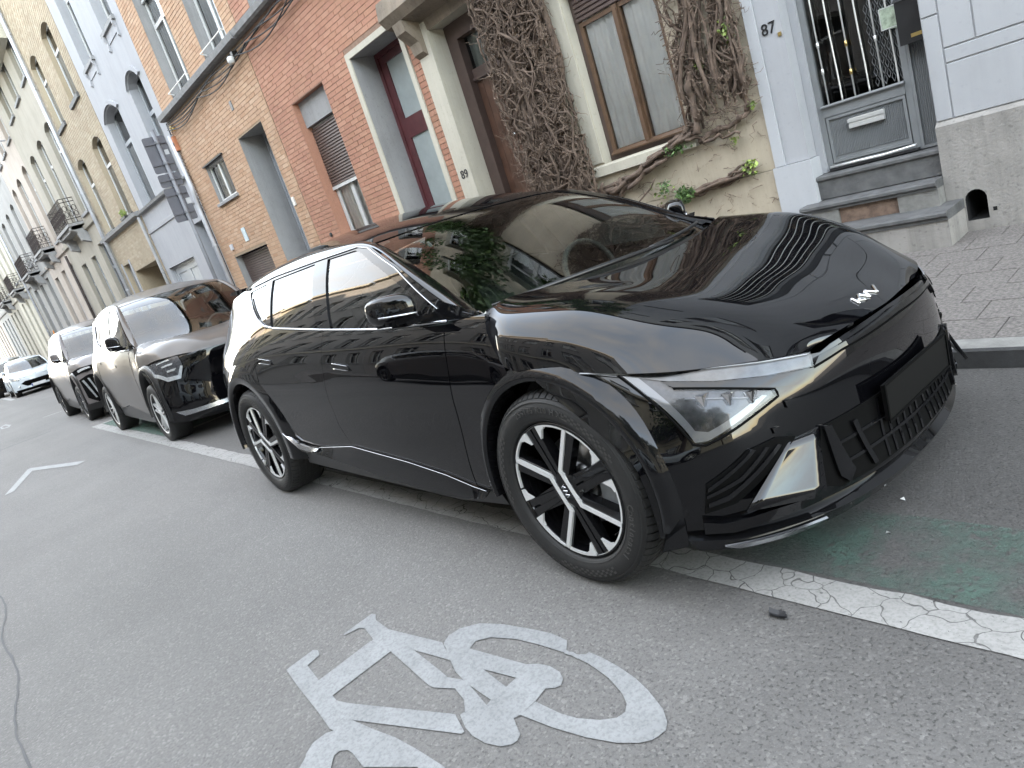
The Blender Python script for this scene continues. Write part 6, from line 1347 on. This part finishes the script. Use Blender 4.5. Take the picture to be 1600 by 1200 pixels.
for k in range(3): fq(r3,s3,'running_light',[(.85-.085*k,.60),(.825-.085*k,.60),(.735-.07*k,.40-.0*k),(.76-.07*k,.40)],'headlamp',.014)
fq(r3,s3,'grille',[(-.56,.62),(.56,.62),(.50,.42),(-.50,.42)],'cavity',.006,.01,(-1,))
for k in range(5): fq(r3,s3,'grille_bar',[(-.52,.60-.036*k),(.52,.60-.036*k),(.52,.59-.036*k),(-.52,.59-.036*k)],'satin_chrome',.010,.01,(-1,))
fq(r3,s3,'lower_bumper',[(-.93,.33),(.93,.33),(.93,.22),(-.93,.22)],'satin',.01,.02,(-1,))
s4=dict(wb=2.54,wid=.92,paint='whitecar',clad='whitecar',warp=mkwarp(2.54,.0,.03,.06,.92,.0,0,-.0),rf=.44,rr=.46,frame='gloss_black',chrome='cavity')
r4,s4=other('small white hatchback parked beyond the two SUVs, facing the camera',-33.7,1.75,s4,.31)
def white_face(r,s):
    fq(r,s,'headlamp',[(.90,.80),(.86,.755),(.64,.70),(.55,.665),(.66,.62),(.84,.66),(.90,.70)],'headlamp',.008); fq(r,s,'grille',[(-.62,.50),(-.45,.56),(.45,.56),(.62,.50),(.42,.38),(-.42,.38)],'cavity',.008,.01,(-1,)); fq(r,s,'lower_grille',[(-.86,.30),(.86,.30),(.84,.20),(-.84,.20)],'cavity',.008,.02,(-1,))
    g=G(); g.box(.85,.862,-.26,.26,.32,.43); p_=g.make('number_plate','plate_w',r); g=G(); g.box(.8625,.865,-.258,-.215,.322,.428); g.make('plate_band',plain('euro_blue',(.03,.06,.35),.4),p_)
    for s_ in (-1,1): g=G(); g.lathe([(0,.01),(.03,.008),(.04,-.02)],(.74,.66*s_,.42),'x',12); g.make('fog_lamp','headlamp',r)
    g=G(); L=[(-.06,.03),(-.03,.05),(.0,.035),(.03,.05),(.05,.02),(.03,-.04),(.0,-.02),(-.03,-.04),(-.06,.0)]; 
    X,Nn=evaln(hood,s['warp'],np.array([.45]),np.array([0.])); c=X[0]+Nn[0]*.006; g.tube([(c[0]-b_*.5,a_,c[2]+b_*.7) for a_,b_ in L+L[:1]],.009,5); g.make('maker_emblem','chrome',r)
white_face(r4,s4)
# the car behind the white one, only its corner shows at the frame edge
s5=dict(s2); s5.pop('root'); s5['paint']='greycar'; r5,s5=other('dark grey car partly cut off by the left edge, behind the white hatchback',-39.6,1.55,s5,.34)
# small orange object seen on the taupe car's roof line
cn=thing('traffic_cone','orange cone standing on the pavement behind the taupe car roof','cone',(-38.9,F-.6,ZS)); g=G(); g.lathe([(.18,0),(.03,2.1)],(-38.9,F-.6,ZS),'z',16); g.box(-39.2,-38.6,F-.9,F-.3,ZS,ZS+.03); g.make('cone_body','orange',cn)
# cars along the far kerb, mirrored in the doors
q4=dict(s4); q4.pop('root'); r6,q4=other('white hatchback parked at the far kerb, mirrored in the doors',-.9,-6.3,q4,.31); white_face(r6,q4)
q3=dict(s3); q3.pop('root'); r7,q3=other('grey compact SUV parked at the far kerb, mirrored in the doors',-7.6,-6.3,q3,.335)
q2=dict(s2); q2.pop('root'); q2['paint']='whitecar'; r8,q2=other('tall white car parked at the far kerb, mirrored behind the rear wheel',4.6,-6.3,q2,.34)
